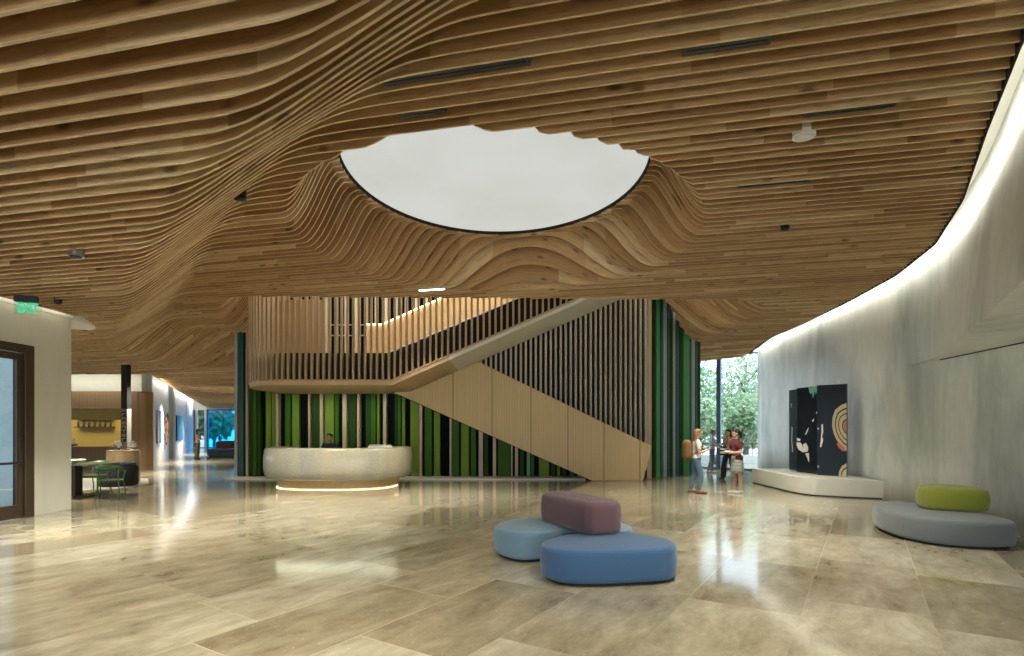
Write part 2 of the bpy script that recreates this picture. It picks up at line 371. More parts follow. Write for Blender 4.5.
def allowed(x, y):
    ok = (x < xe(y)) & (y > -1.2)
    ok &= (y > 13.0) | (x > -9.0 - 1.1 * np.clip((y - 11.2) / 1.8, 0, 1) ** 2)
    ok &= ell(OC, x, y) > 1
    dd = np.minimum(x - xl(y), xr(y) - x)
    ok &= ~((y > y_near(x)) & (dd > np.where(x < 0, 1.0, 2.7)) & (y < 23))
    ok &= ~((x > -9.2) & (x < 4.6) & (y > 18.95))
    ok &= ~((x >= 4.6) & (y > 18.95 + (x - 4.6) * .72) & (x < 6.9))
    ok &= ~((x >= 4.6) & (y > 24.8 - (x - 6.5) * .8))
    ok &= ~((x < -9.2) & (x > -9.8) & (y > 19.4) & (x > -9.6))
    ok &= ~((y > 22.5) & (x < -15.0 - .46 * (y - 23.3)))
    ok &= (y < 47.5)
    return ok
def make_ceiling():
    V = []; Fc = []; UV = []
    ca, sa = math.cos(AX), math.sin(AX)
    y0 = 5.076 % PITCH; th = .0125
    k0 = int((-4.5) / PITCH); k1 = int(47 / PITCH)
    base = 0
    for k in range(k0, k1):
        Y0 = y0 + k * PITCH
        xmin = -30.0 if Y0 > 8 else -12.0
        s = np.arange(xmin, 10.5, .10); x = s; y = Y0 - s * math.tan(AX)
        ok = allowed(x, y)
        i = 0; n = len(s)
        while i < n:
            if not ok[i]: i += 1; continue
            j = i
            while j + 1 < n and ok[j + 1]: j += 1
            xs = list(x[i:j + 1])
            def edge(a, b):       # a allowed, b not
                for _ in range(9):
                    c = (a + b) / 2
                    if allowed(np.array([c]), np.array([Y0 - c * math.tan(AX)]))[0]: a = c
                    else: b = c
                return a
            if i > 0: xs.insert(0, edge(x[i], x[i - 1]))
            if j < n - 1: xs.append(edge(x[j], x[j + 1]))
            i = j + 1
            if len(xs) < 3: continue
            xs = np.array(xs); ys = Y0 - xs * math.tan(AX)
            # thin out where it is flat
            z = S(xs, ys)
            keep = np.ones(len(xs), bool)
            if len(xs) > 6:
                c2 = np.abs(z[2:] - 2 * z[1:-1] + z[:-2]); keep[1:-1] = (c2 > 2e-5) | (np.arange(1, len(xs) - 1) % 6 == 0)
            xs = xs[keep]; ys = ys[keep]; z = z[keep]; m = len(xs)
            eo_ = ell(OO, xs, ys); top = z + .27 + np.where(eo_ < 1, 1.0, np.clip((1.12 - eo_) / .12, 0, 1)) * np.maximum(0, 6.02 - z - .27); top = np.where(ell(OC, xs, ys) < 1.22, np.minimum(top, 6.02), top)
            ox, oy = sa * th, ca * th
            P4 = [np.stack([xs + ox, ys + oy, top], 1), np.stack([xs + ox, ys + oy, z], 1), np.stack([xs - ox, ys - oy, z], 1), np.stack([xs - ox, ys - oy, top], 1)]
            V.append(np.stack(P4, 1).reshape(-1, 3))
            h4 = np.stack([top - z, 0 * z, 0 * z, top - z], 1)
            uvv = np.stack([np.repeat((xs / ca)[:, None], 4, 1), (k + 50) + np.clip(h4, 0, .9) / 2 + .01], 2).reshape(-1, 2)
            UV.append(uvv)
            a = base + 4 * np.arange(m - 1)
            for q in range(3): Fc.append(np.stack([a + q, a + q + 1, a + q + 5, a + q + 4], 1))
            e = base + 4 * (m - 1)
            Fc.append(np.array([[base, base + 3, base + 2, base + 1], [e, e + 1, e + 2, e + 3]]))
            base += 4 * m
    V = np.concatenate(V); Fc = np.concatenate(Fc); UV = np.concatenate(UV)
    me = bpy.data.meshes.new('ceiling'); me.from_pydata(V.tolist(), [], Fc.tolist())
    ul = me.uv_layers.new(name='UVMap'); li = np.zeros(len(me.loops), np.int32); me.loops.foreach_get('vertex_index', li)
    ul.data.foreach_set('uv', UV[li].ravel().astype(np.float32))
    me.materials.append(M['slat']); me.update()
    o = link(bpy.data.objects.new('ceiling', me)); struct(o)
    # boarding above the slats
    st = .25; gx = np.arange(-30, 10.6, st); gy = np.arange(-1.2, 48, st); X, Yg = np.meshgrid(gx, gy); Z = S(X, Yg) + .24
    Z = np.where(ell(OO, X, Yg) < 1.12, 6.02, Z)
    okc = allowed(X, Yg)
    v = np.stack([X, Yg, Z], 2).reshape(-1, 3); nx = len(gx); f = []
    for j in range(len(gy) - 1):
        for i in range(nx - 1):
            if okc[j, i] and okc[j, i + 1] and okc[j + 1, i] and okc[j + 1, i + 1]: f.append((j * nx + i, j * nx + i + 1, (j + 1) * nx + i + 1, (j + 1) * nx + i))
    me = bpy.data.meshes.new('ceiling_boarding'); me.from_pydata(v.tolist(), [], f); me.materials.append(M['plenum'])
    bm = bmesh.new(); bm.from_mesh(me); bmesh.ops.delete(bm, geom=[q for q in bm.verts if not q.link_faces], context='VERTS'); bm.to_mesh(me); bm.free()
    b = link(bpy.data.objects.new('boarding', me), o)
    return o
ceiling = make_ceiling()
Sf = lambda x, y: float(S(np.array([float(x)]), np.array([float(y)]))[0])

# laylight disc in the oculus, with a thin dark rim
n = 96; mb = MB(); pts = [(OC['x'] + (OC['a'] + .04) * math.cos(2 * PI * i / n), OC['y'] + (OC['b'] + .04) * math.sin(2 * PI * i / n)) for i in range(n)]
mb.prism(pts, 6.03, 6.08)
oc = mb.build('skylight', M['lay']); struct(oc); oc['label'] = 'pale oval luminous skylight in the timber funnel'
mb = MB(); V = []
for p in pts:
    dx, dy = (p[0] - OC['x']), (p[1] - OC['y'])
    for k_, z_ in ((.978, 5.975), (.978, 6.03), (.99, 6.03), (.99, 5.975)): V.append((OC['x'] + dx * k_, OC['y'] + dy * k_, z_))
mb.add(V, [(4 * i + a_, 4 * i + (a_ + 1) % 4, 4 * ((i + 1) % n) + (a_ + 1) % 4, 4 * ((i + 1) % n) + a_) for i in range(n) for a_ in range(4)])
mb.build('rim', M['darkoak'], oc)
# roof over everything (keeps the sun out)
mb = MB(); mb.box(-9.7, 14, -9.2, 12, 8.4, 8.6); mb.box(-32, 12, 12, 24, 8.4, 8.6); mb.box(-32, -8, 24, 49, 8.4, 8.6); struct(mb.build('roof', M['white']))

# ------------------------------------------------------------------ floor
mb = MB(); mb.box(-45, 16, -14, 60, -.1, 0); struct(mb.build('floor', M['floor']))

# rear of the hall (behind the camera): glazed front under a solid band
mb = MB(); mb.box(-9.6, 9, -9.2, -9.0, 3.4, 6.2); mb.box(-9.6, 9, -9.2, -9.0, 0, .1)
for i in range(10): mb.box(-9.6 + i * 2.05, -9.5 + i * 2.05, -9.2, -9.0, 0, 3.4)
struct(mb.build('wall_rear', M['wall_w']))
mb = MB(); mb.box(-9.6, 9.2, -9.2, -1.15, 5.3, 5.5); struct(mb.build('ceiling_rear', M['oak']))
mb = MB(); mb.box(-9.6, -9.25, -9.2, .5, 0, 5.3); struct(mb.build('wall_rear_left', M['wall_w']))
mb = MB(); mb.box(7.4, 7.6, -9.2, 1.2, 0, 5.5); struct(mb.build('wall_rear_right', M['wall_w']))
# ------------------------------------------------------------------ right wall
def curve_wall():
    ys = np.concatenate([np.linspace(1.0, 12.5, 60), np.linspace(12.7, 21.9, 30)])
    B = np.interp(ys, [1, 4, 6, 8.74, 11, 13.1, 17, 21.9], [7.0, 7.3, 7.6, 8.06, 8.48, 8.82, 9.32, 9.8])
    U = np.interp(ys, [1, 3, 4, 5.14, 6.33, 7.89, 9.27, 10.3, 11.2, 12.2, 13.1], [2.7, 3.55, 4.05, 4.74, 5.5, 6.51, 7.4, 8.0, 8.42, 8.70, 8.82]); U = np.where(ys > 12.9, B, U); U = np.minimum(U, B)
    T = xe(ys) + .42
    # smooth
    def sg(a): 
        b = np.pad(a, 4, mode='edge'); return np.convolve(b, np.ones(9) / 9, 'valid')
    U = sg(U); T = sg(T); B = sg(B); U = np.minimum(U, B)
    zl = [0, 1.0, 2.0, 3.05]; rows = [(B, z) for z in zl]; rows.append((U, 3.07))
    for q in np.linspace(0, 1, 12)[1:]:
        rows.append((U + (T - U) * (q ** 1.3) * 1.0, 3.07 + q * 2.6))
    V = [(float(X[i]), float(ys[i]), float(z)) for X, z in rows for i in range(len(ys))]; n = len(ys)
    f = [(r * n + i, r * n + i + 1, (r + 1) * n + i + 1, (r + 1) * n + i) for r in range(len(rows) - 1) for i in range(n - 1)]
    mb = MB(); mb.add(V, f)
    o = mb.build('wall_right', M['wall_r']); struct(o)
    me = o.data; me.polygons.foreach_set('use_smooth', [True] * len(me.polygons)); me.set_sharp_from_angle(angle=math.radians(40))
    so = o.modifiers.new('solid', 'SOLIDIFY'); so.thickness = .12; so.offset = 1 if o.data.polygons[0].normal.x > 0 else -1
    # end return of the wall at the window
    mb = MB(); mb.box(9.78, 11.5, 21.9, 22.1, 0, 5.7); struct(mb.build('wall_right_end', M['wall_w']))
    # cove: lid above and light strip tucked behind the slat ends
    mb = MB(); v = []; 
    for i in range(n): v += [(float(xe(ys[i])) - .5, float(ys[i]), 5.62), (float(T[i]) + .1, float(ys[i]), 5.62)]
    mb.add(v, [(2 * i, 2 * i + 1, 2 * i + 3, 2 * i + 2) for i in range(n - 1)]); struct(mb.build('trim_cove', M['white']))
    mb = MB(); v = []
    for i in range(n): X = float(xe(ys[i])); Zc = Sf(X, ys[i]); v += [(X + .045, float(ys[i]), Zc + .14), (X + .045, float(ys[i]), Zc + .24)]
    mb.add(v, [(2 * i, 2 * i + 1, 2 * i + 3, 2 * i + 2) for i in range(n - 1)]); struct(mb.build('trim_cove_light', M['ledw']))
    # dark slot line where lower wall meets the soffit
    mb = MB(); mb.tube([(float(B[i]) - .02, float(ys[i]), 3.05) for i in range(n) if ys[i] < 11.1], .018, 6); struct(mb.build('trim_slot', M['black']))
    mb = MB(); idx = [i for i in range(n) if 4 < ys[i]]
    v = []
    for i in idx: v += [(float(xe(ys[i])) + .0, float(ys[i]), Sf(xe(ys[i]), ys[i]) - .01), (float(xe(ys[i])) + .0, float(ys[i]), Sf(xe(ys[i]), ys[i]) + .27), (float(xe(ys[i])) + .03, float(ys[i]), Sf(xe(ys[i]), ys[i]) - .01), (float(xe(ys[i])) + .03, float(ys[i]), Sf(xe(ys[i]), ys[i]) + .27)]
    f = []
    for q in range(len(idx) - 1):
        a = 4 * q; f += [(a, a + 1, a + 5, a + 4), (a + 2, a + 3, a + 7, a + 6), (a, a + 2, a + 6, a + 4)]
    mb.add(v, f); struct(mb.build('trim_ceiling_edge', M['darkoak']))
curve_wall()

# ------------------------------------------------------------------ left wall and entrance door
mb = MB()
XW = -9.25
mb.box(XW - .35, XW, 10.72, 11.65, 0, 4.6); mb.box(XW - .35, XW, 0.5, 10.72, 3.28, 4.6)
mb.box(XW - .35, XW, .5, 6.0, 0, 3.28)
wl = mb.build('wall_left', M['wall_w']); struct(wl)
# rounded bulkhead tip running past the wall end
mb = MB(); pts = [(XW + .02, 9.0), (XW + .02, 11.6), (XW - .06, 12.2), (XW - .3, 12.75), (XW - .62, 13.05), (XW - .95, 12.9), (XW - .9, 11.5), (XW - .9, 9.0)]
mb.prism(pts, 4.0, 4.8); struct(mb.build('trim_bulkhead', M['white']))
mb = MB(); mb.box(-9.05, -9.045, .5, 11.5, 4.12, 4.22); struct(mb.build('trim_cove_light_left', M['ledw_dim']))
mb = MB(); mb.box(-9.04, -8.99, .5, 11.5, 4.02, 4.3); struct(mb.build('trim_ceiling_edge_left', M['oak']))
mb = MB(); mb.box(-9.6, -8.7, .5, 12.4, 4.62, 4.66); struct(mb.build('trim_cove_left', M['white']))
def door():
    o = bpy.data.objects.new('door_1', None); C.objects.link(o); o['kind'] = 'structure'; o.location = (XW, 8.4, 0)
    fr = MB(); x0, x1 = -.14, .03
    fr.box(x0, x1, 2.12, 2.32, 0, 3.28); fr.box(x0, x1, -2.4, -2.2, 0, 3.28); fr.box(x0, x1, -2.2, 2.12, 3.12, 3.28)
    fr.build('frame', M['bronze'], o, bevel=.008)
    lf = MB(); lf.box(-.09, -.01, 1.98, 2.11, .01, 3.11); lf.box(-.09, -.01, .02, .14, .01, 3.11); lf.box(-.09, -.01, .14, 1.98, .01, .26); lf.box(-.09, -.01, .14, 1.98, 2.98, 3.11)
    l = lf.build('leaf', M['bronze'], o, bevel=.006)
    g = MB(); g.box(-.055, -.045, .14, 1.98, .26, 2.98); g.build('pane', M['frost'], l)
    b = MB(); b.tube([(.05, .05, 1.05), (.05, 2.05, 1.05)], .022, 8); b.box(-.02, .05, .06, .1, 1.03, 1.07); b.box(-.02, .05, 2.0, 2.06, 1.02, 1.08); b.build('push_bar', M['black'], l)
    lf = MB(); lf.box(-.09, -.01, -.1, .01, .01, 3.11); lf.box(-.09, -.01, -2.2, -2.08, .01, 3.11); lf.box(-.09, -.01, -2.08, -.1, .01, .26); lf.box(-.09, -.01, -2.08, -.1, 2.98, 3.11)
    l = lf.build('leaf', M['bronze'], o, bevel=.006)
    g = MB(); g.box(-.055, -.045, -2.08, -.1, .26, 2.98); g.build('pane', M['frost'], l)
door()
mb = MB(); mb.prism([(-9.6, 11.66), (-9.6, 11.9), (-40, 13.4), (-40, 13.1)], 0, 8.4); struct(mb.build('wall_exterior', M['white']))
mb = MB(); mb.box(-40, XW - .36, -8, 11.6, -.35, .02); struct(mb.build('ground_entrance', M['stone']))
mb = MB(); mb.box(-12.5, -11.8, 2, 11, 0.02, .42); struct(mb.build('trim_kerb', M['white']))

# ------------------------------------------------------------------ stair hall : fin wall
def zs(x): return 2.98 - .455 * (x + 3.98)     # underside of the lower flight in the plane Y=17.8
mb = MB(); mb.box(-9.52, 4.6, 19.1, 19.3, 0, 8.4); mb.prism([(4.6, 19.1), (6.95, 20.8), (6.85, 20.95), (4.5, 19.3)], 0, 8.4)
mb.box(-9.53, -9.43, 19.05, 24, 0, 8.4)
struct(mb.build('wall_back', M['navy']))
fw = thing('fin_wall', 'tall wall of vertical fins in greens, lime, tan and black behind the reception desk', 'wall cladding', (0, 19.1, 0))
K_ = dict(t='f_tan', l='f_lime', g='f_green', d='f_dark', k='f_black', e='f_teal', y='f_grey', b='f_bgreen')
FINS = '235,238,y 239.5,244,e 244,247,k 247.5,249,t 250,253,d 254,257,g 258,261,d 266,271,l 272,276,l 277.5,279.5,t 286,291,g 292.5,299,l 309.5,311,t 313,320,d 321,324,t 325,334,l 335.5,339,g 343.5,347.5,t 349,356,d 358,360.5,t 366,371,d 371.5,376,g 377,379.5,l 384,387,t 395,397,d 398,401,g 402,405,l 410.5,419,l 420,422.5,t 425,432,g 434,440,l 450,452,t 452.5,459,g 461,469,l 471,476,g 479,483,t 484,488,d 493,496,t 498,510,g 511,512.5,t 515,518,t 520,524,d 527,530,b 531,534,g 539,549,l 551,555,d 557,560,l 562,566,d 570,574,g 578,582,l'
def add_fin(x0, x1, z1, key, dep, y=18.98):
    m = MB(); c = (x0 + x1) / 2; m.box(x0 - c, x1 - c, -dep, .1, 0, z1)
    o = m.build('fin', M[K_[key]], fw); o.location = (c, y - 19.1, 0)
    if key in 'tlk': o['label'] = {'t': 'tan fin', 'l': 'lime green fin', 'k': 'black fin'}[key]
rnd = random.Random(4)
for s in FINS.split():
    a, b, k = s.split(','); x0, x1 = (float(a) - 512) / F * 18.95, (float(b) - 512) / F * 18.95
    x = (x0 + x1) / 2
    z1 = 8.3 if x < -8.2 else 2.95 if x < -4.0 else max(.12, zs(x0) + .38)
    add_fin(x0, x1, z1, k, {'t': .16, 'l': .05, 'g': .10, 'd': .07}.get(k, .08))
x = 652
for wpx, k in ((3, 'd'), (4, 'b'), (3, 'e'), (4, 'y'), (3, 'e'), (3, 'd'), (3, 'y'), (4, 'e'), (4, 'd'), (7, 'b'), (2, 'e'), (4, 'y'), (3, 'e'), (3, 'd')):
    x0 = (x - 652) / 50; x1 = (x + wpx - .6 - 652) / 50; x += wpx
    p0 = (4.78 + x0 * 2.12, 19.12 + x0 * 1.45); p1 = (4.78 + x1 * 2.12, 19.12 + x1 * 1.45)
    m = MB(); L = math.hypot(p1[0] - p0[0], p1[1] - p0[1]); m.box(-L / 2, L / 2, -.12, .08, 0, 8.3)
    o = m.build('fin', M[K_[k]], fw); o.location = ((p0[0] + p1[0]) / 2, (p0[1] + p1[1]) / 2 - 19.1, 0); o.rotation_euler = (0, 0, math.atan2(1.45, 2.12))
m = MB(); m.box(4.56, 4.72, -.35, .1, 0, 8.3); m.build('end_post', M['f_tan'], fw)
# neutral slat screen above the lower flight
ns = thing('slat_screen', 'screen of narrow greige upright slats above the lower stair flight', 'screen', (0, 18.75, 0))
m = MB(); 
xx = -1.55; first = None; i = 0
while xx < 4.5:
    m = MB(); m.box(-.036, .036, -.09, .09, max(.3, zs(xx) + .5), 8.3); o = m.build('slat', M['slatgrey'], ns); o.location = (xx, 0, 0); xx += .168
m = MB(); m.yprism([(-1.6, zs(-1.6) + .4), (4.5, .3), (4.5, 8.3), (-1.6, 8.3)], .11, .14); m.build('backing', M['darkoak'], ns)
xx = -8.0
while xx < -1.75:
    m = MB(); m.box(-.045, .045, -.08, .08, 3.02, 8.3); o = m.build('slat', M['slatgrey'], ns); o.location = (xx, .1, 0); xx += .34
# low stone kerb below the fins
mb = MB(); mb.box(-9.4, 2.4, 18.15, 19.0, 0, .05); struct(mb.build('trim_kerb_stone', M['stone']))

# ------------------------------------------------------------------ stairs
st = thing('staircase', 'oak clad staircase rising left to a landing then back up to the right', 'staircase', (0, 16.5, 0))
Y1 = 17.8
m = MB(); poly = [(2.57, 0.01), (4.2, 0.01), (4.49, 1.12), (-1.09, 3.82), (-4.1, 3.9), (-4.1, 2.98)]
m.yprism(poly, Y1 - 16.5, Y1 - 16.5 + .08); pnl = m.build('lower_guard', M['panel'], st); pnl['label'] = 'golden oak veneer panels of the lower flight'
for px in (453, 492, 531, 568, 604, 640):
    m = MB(); X = (px - 512) / F * Y1; z0 = max(.03, zs(X)); z1 = 3.82 - .484 * (X + 1.09) if X > -1.09 else 3.8
    m.box(X - .008, X + .008, Y1 - 16.5 - .004, Y1 - 16.5 + .02, z0, z1); m.build('joint', M['darkoak'], pnl)
m = MB(); m.yprism([(2.57, 0.0), (2.9, 0.0), (-3.6, 3.0), (-4.0, 2.9)], Y1 - 16.4, 18.6 - 16.5); m.build('stringer', M['darkoak'], st)
m = MB()
for i in range(17):
    x0 = 4.1 - i * .42; m.box(x0 - .42, x0 + .02, Y1 - 16.4, 18.62 - 16.5, i * .175 + .02, (i + 1) * .175)
m.build('tread', M['oak'], st)
m = MB(); m.tube([(4.1, Y1 - 16.35, 1.3), (-1.2, Y1 - 16.35, 3.88)], .02, 8); m.build('handrail', M['oak'], st)
# light strip below lower flight washing the fins
m = MB(); m.yprism([(1.6, zs(1.6) + .16), (1.6, zs(1.6) + .12), (-3.9, zs(-3.9) + .02), (-3.9, zs(-3.9) + .06)], 18.45 - 16.5, 18.6 - 16.5); o = m.build('light_strip', M['led'], st)

Y0n = 15.0
def zn(x): return 2.92 + .44 * (x + 3.24)
XE = 3.7
# landing outline (plan), from right end round the left end to the back
land = [(-3.24, Y0n), (-5.9, Y0n)] + [(-5.9 - 1.95 * math.sin(a) ** .9, Y0n + 2.2 * (1 - math.cos(a))) for a in np.linspace(.12, PI / 2, 16)] + [(-7.85, 18.85)]
lp = [(p[0], p[1] - 16.5) for p in land] + [(-3.24, 18.85 - 16.5)]
m = MB(); m.prism(lp[::-1], 2.86, 3.0); m.build('landing', M['oak'], st, bevel=.01)
# upper flight slab
m = MB(); a = Y0n - 16.5; b = 17.7 - 16.5
m.yprism([(-3.24, 2.86), (-1.7, zn(-1.7) - .06), (-1.7, zn(-1.7) + .08), (-3.24, 3.0)], a, b); m.build('lower_soffit', M['oak'], st)
m = MB(); m.yprism([(-1.7, zn(-1.7) - .06), (XE, zn(XE) - .06), (XE, zn(XE) + .08), (-1.7, zn(-1.7) + .08)], a, b); m.build('upper_soffit', M['soffit'], st)
# fascia lip
m = MB(); m.tube([(p[0], p[1] - 16.5, 2.99) for p in land[::-1]] + [(XE, Y0n - 16.5, zn(XE) + .07)], .03, 6); m.build('fascia', M['oak'], st)
# guard backing (solid)
def ribbon(path, off0, z0s, z1s, name, mt, th=.03):
    m = MB(); n = len(path); v = []
    for i, p in enumerate(path):
        q0 = path[max(0, i - 1)]; q1 = path[min(n - 1, i + 1)]; d = Vector((q1[0] - q0[0], q1[1] - q0[1])).normalized(); nn = Vector((d.y, -d.x))
        for o_ in (off0, off0 + th):
            v += [(p[0] + nn.x * o_, p[1] + nn.y * o_ - 16.5, z0s[i]), (p[0] + nn.x * o_, p[1] + nn.y * o_ - 16.5, z1s[i])]
    f = []
    for i in range(n - 1):
        a = 4 * i; f += [(a, a + 1, a + 5, a + 4), (a + 2, a + 6, a + 7, a + 3), (a + 1, a + 3, a + 7, a + 5), (a, a + 4, a + 6, a + 2)]
    m.add(v, f); return m.build(name, mt, st)
# walking the path from back-left to the right; inside is on the left-hand side → negative offset
path = land[::-1] + [(x, Y0n) for x in np.linspace(-2.9, XE, 12)]
z0s = [3.0] * len(land) + [zn(x) + .06 for x in np.linspace(-2.9, XE, 12)]
ribbon(path, -.12, z0s, [z + .74 for z in z0s], 'guard', M['darkoak'])
# inner curved oak lining at the left end of the landing
inner = [p for p in land[::-1] if p[0] < -5.9] + [(-5.9, Y0n)]
inn = [(-7.5, 18.8), (-7.5, 17.3)] + [(-5.95 - 1.4 * math.sin(a), 17.3 - 1.5 * math.cos(a)) for a in np.linspace(PI / 2 - .1, .0, 9)] + [(-5.35, 15.8)]
ribbon(inn, 0, [3.0] * len(inn), [5.35] * len(inn), 'curved_lining', M['oak'], .04)
ribbon(inn, .05, [3.72] * len(inn), [3.74] * len(inn), 'light_strip', M['led'], .02)
# far guard of the upper flight: glowing oak panel with lit handrail
yb = 17.62
m = MB(); m.yprism([(-4.6, 3.0), (XE, 3.0), (XE, zn(XE) + 1.9), (-4.1, 4.95), (-4.6, 4.93)], yb - 16.5, yb - 16.5 + .05); 
m2 = MB(); m2.yprism([(-4.6, 4.02), (-4.1, 4.02), (XE, 4.02 + .42 * (XE + 4.1)), (XE, 4.98 + .445 * (XE + 4.1)), (-4.1, 4.98), (-4.6, 4.98)], yb - 16.5, yb - 16.5 + .05); m2.build('far_guard', M['brass'] if 0 else M['oak'], st)
m = MB(); m.yprism([(-4.6, 3.0), (-3.24, 3.0), (XE, zn(XE)), (XE, 3.97 + .42 * (XE + 4.1)), (-4.1, 3.97), (-4.6, 3.97)], yb - 16.5, yb - 16.5 + .05); m.build('far_stringer', M['darkoak'], st)
m = MB(); m.tube([(-4.6, yb - 16.58, 4.0), (-4.1, yb - 16.58, 4.0), (XE, yb - 16.58, 4.0 + .42 * (XE + 4.1))], .02, 6); m.build('edge_rail', M['steel'], st)
m = MB(); m.tube([(-4.6, yb - 16.6, 4.97), (-4.1, yb - 16.6, 4.97), (XE, yb - 16.6, 4.97 + .445 * (XE + 4.1))], .025, 6); m.build('light_strip', M['led'], st)
for z in (3.95, 4.75, 5.1):
    m = MB(); m.tube([(-7.2, 18.3 - 16.5, z), (-4.5, 18.3 - 16.5, z)], .02, 6); m.build('rail', M['steel'], st)
# upright slats of the stair screen
def along(path, step):
    out = []; acc = 0.0
    for a, b in zip(path[:-1], path[1:]):
        L = math.hypot(b[0] - a[0], b[1] - a[1]); t = acc
        while t < L: out.append((a[0] + (b[0] - a[0]) * t / L, a[1] + (b[1] - a[1]) * t / L, math.atan2(b[1] - a[1], b[0] - a[0]))); t += step
        acc = t - L
    return out
proto = None
for (x, y, an) in along(land[::-1] + [(XE, Y0n)], .16):
    zb = 2.97 if x < -3.24 else zn(x) + .06
    if zb > 5.1: continue
    m = MB(); m.box(-.027, .027, -.05, .05, zb, 6.9); o = m.build('slat', M['oak2'], st); o.location = (x, y - 16.5, 0); o.rotation_euler = (0, 0, an)
# warm lights in the stair
for x in (-6.6, -5.2): area('landing_light', (x, 16.8, 6.5), .4, 14, (1, .75, .42))
for x in (-3.8, -2.4, -.8): area('stair_light', (x, 16.9, 6.9), .4, 18, (1, .72, .40))
area('landing_soffit_light', (-5.6, 17.9, 2.82), 4.0, 34, (.95, 1, .75), (0, 0, 0), .12)

# ------------------------------------------------------------------ window wall, right back
def window(name, p0, p1, z1, posts, parent_mat, gl, zt=None):
    o = bpy.data.objects.new(name, None); C.objects.link(o); o['kind'] = 'structure'
    d = Vector((p1[0] - p0[0], p1[1] - p0[1])); L = d.length; an = math.atan2(d.y, d.x); o.location = (p0[0], p0[1], 0); o.rotation_euler = (0, 0, an)
    m = MB(); m.box(0, L, -.06, .06, 0, .06); m.box(0, L, -.06, .06, z1 - .06, z1)
    for t in posts: m.box(t * L - .085, t * L + .085, -.08, .08, 0.0, z1)
    m.build('window_frame', parent_mat, o)
    m = MB(); m.box(0, L, -.01, .01, .06, z1 - .06); m.build('pane', gl, o)
    return o
M['mull'] = mat('blue_grey_mullion', (.10, .16, .24), .4, .3)
window('window_1', (6.9, 24.5), (9.9, 22.1), 4.75, (0, .575, 1), M['mull'], M['glass'])
# ------------------------------------------------------------------ terrace and trees beyond it
mb = MB(); mb.box(4, 40, 24.9, 60, -.3, -.02); struct(mb.build('terrace', M['stone']))
mb = MB(); mb.box(8, 26, 27.0, 27.2, -.02, .38); struct(mb.build('wall_terrace', M['white']))
rl = thing('railing', 'black metal railing on the terrace wall beyond the right window', 'railing', (8, 27.1, .38))
m = MB(); m.tube([(0, 0, .55), (14, 0, .55)], .03, 6); m.build('top_rail', M['black'], rl)
m = MB(); m.tube([(0, 0, .1), (14, 0, .1)], .02, 6); m.build('bottom_rail', M['black'], rl)
for i in range(24):
    m = MB(); m.tube([(i * .35 + .6, 0, 0.0), (i * .35 + .6, 0, .55)], .016, 6); m.build('baluster', M['black'], rl)
def leaves(name, c, r, n, mt, parent, seed, size=.16):
    rg = random.Random(seed); m = MB()
    for _ in range(n):
        d = Vector((rg.gauss(0, 1), rg.gauss(0, 1), rg.gauss(0, 1))).normalized() * (rg.random() ** .4)
        p = Vector((c[0] + d.x * r[0], c[1] + d.y * r[1], c[2] + d.z * r[2])); a = Vector((rg.gauss(0, 1), rg.gauss(0, 1), rg.gauss(0, 1))).normalized(); b = a.orthogonal().normalized(); s = size * rg.uniform(.6, 1.4)
        m.add([p - a * s, p - b * s * .5, p + a * s, p + b * s * .5], [(0, 1, 2, 3)])
    return m.build(name, mt, parent)
def tree(x, y, h, r, mt, label, seed, n=3200, size=.14):
    t = thing('tree', label, 'tree', (x, y, 0), 0, 'trees beyond the window walls')
    m = MB(); m.tube([(0, 0, -.2), (.1, 0, h * .3), (-.1, .1, h * .6), (.05, 0, h * .95)], [.16, .13, .09, .03], 8)
    for k in range(5):
        a = k * 1.3; m.tube([(0, 0, h * (.3 + .1 * k)), (math.cos(a) * r * .6, math.sin(a) * r * .6, h * (.45 + .11 * k))], [.06, .02], 6)
    m.build('trunk', M['bark'], t)
    leaves('foliage', (0, 0, h * .58), (r, r, h * .45), n, mt, t, seed, size)
tree(10.6, 33.5, 6.0, 2.2, M['leaf'], 'rounded green tree behind the left pane of the right window', 1)
tree(15.2, 36, 6.6, 2.4, M['leaf2'], 'pale green tree standing behind the middle of the right window', 2)
tree(13.0, 31, 3.6, 1.6, M['leaf2'], 'low pale tree just beyond the terrace railing', 3)
tree(20, 38.5, 6.4, 2.3, M['leaf'], 'green tree at the right edge of the right window', 4)
tree(16.6, 32, 3.2, 1.6, M['leaf'], 'low bushy tree beside the right end of the railing', 14)
tree(9.9, 29.6, 3.4, 1.4, M['leaf2'], 'small pale tree close behind the left pane', 15, 1800)
bo = MB(); bo.ball((0, 0, .28), .38, 12, sc=(1.2, 1, .8)); o = bo.build('boulder', mat('boulder_stone', (.25, .26, .24), .9, noise=.3), smooth=True); o.location = (9.55, 25.3, -.02); tag(o, 'grey rounded boulder on the terrace behind the woman with the skirt', 'rock')

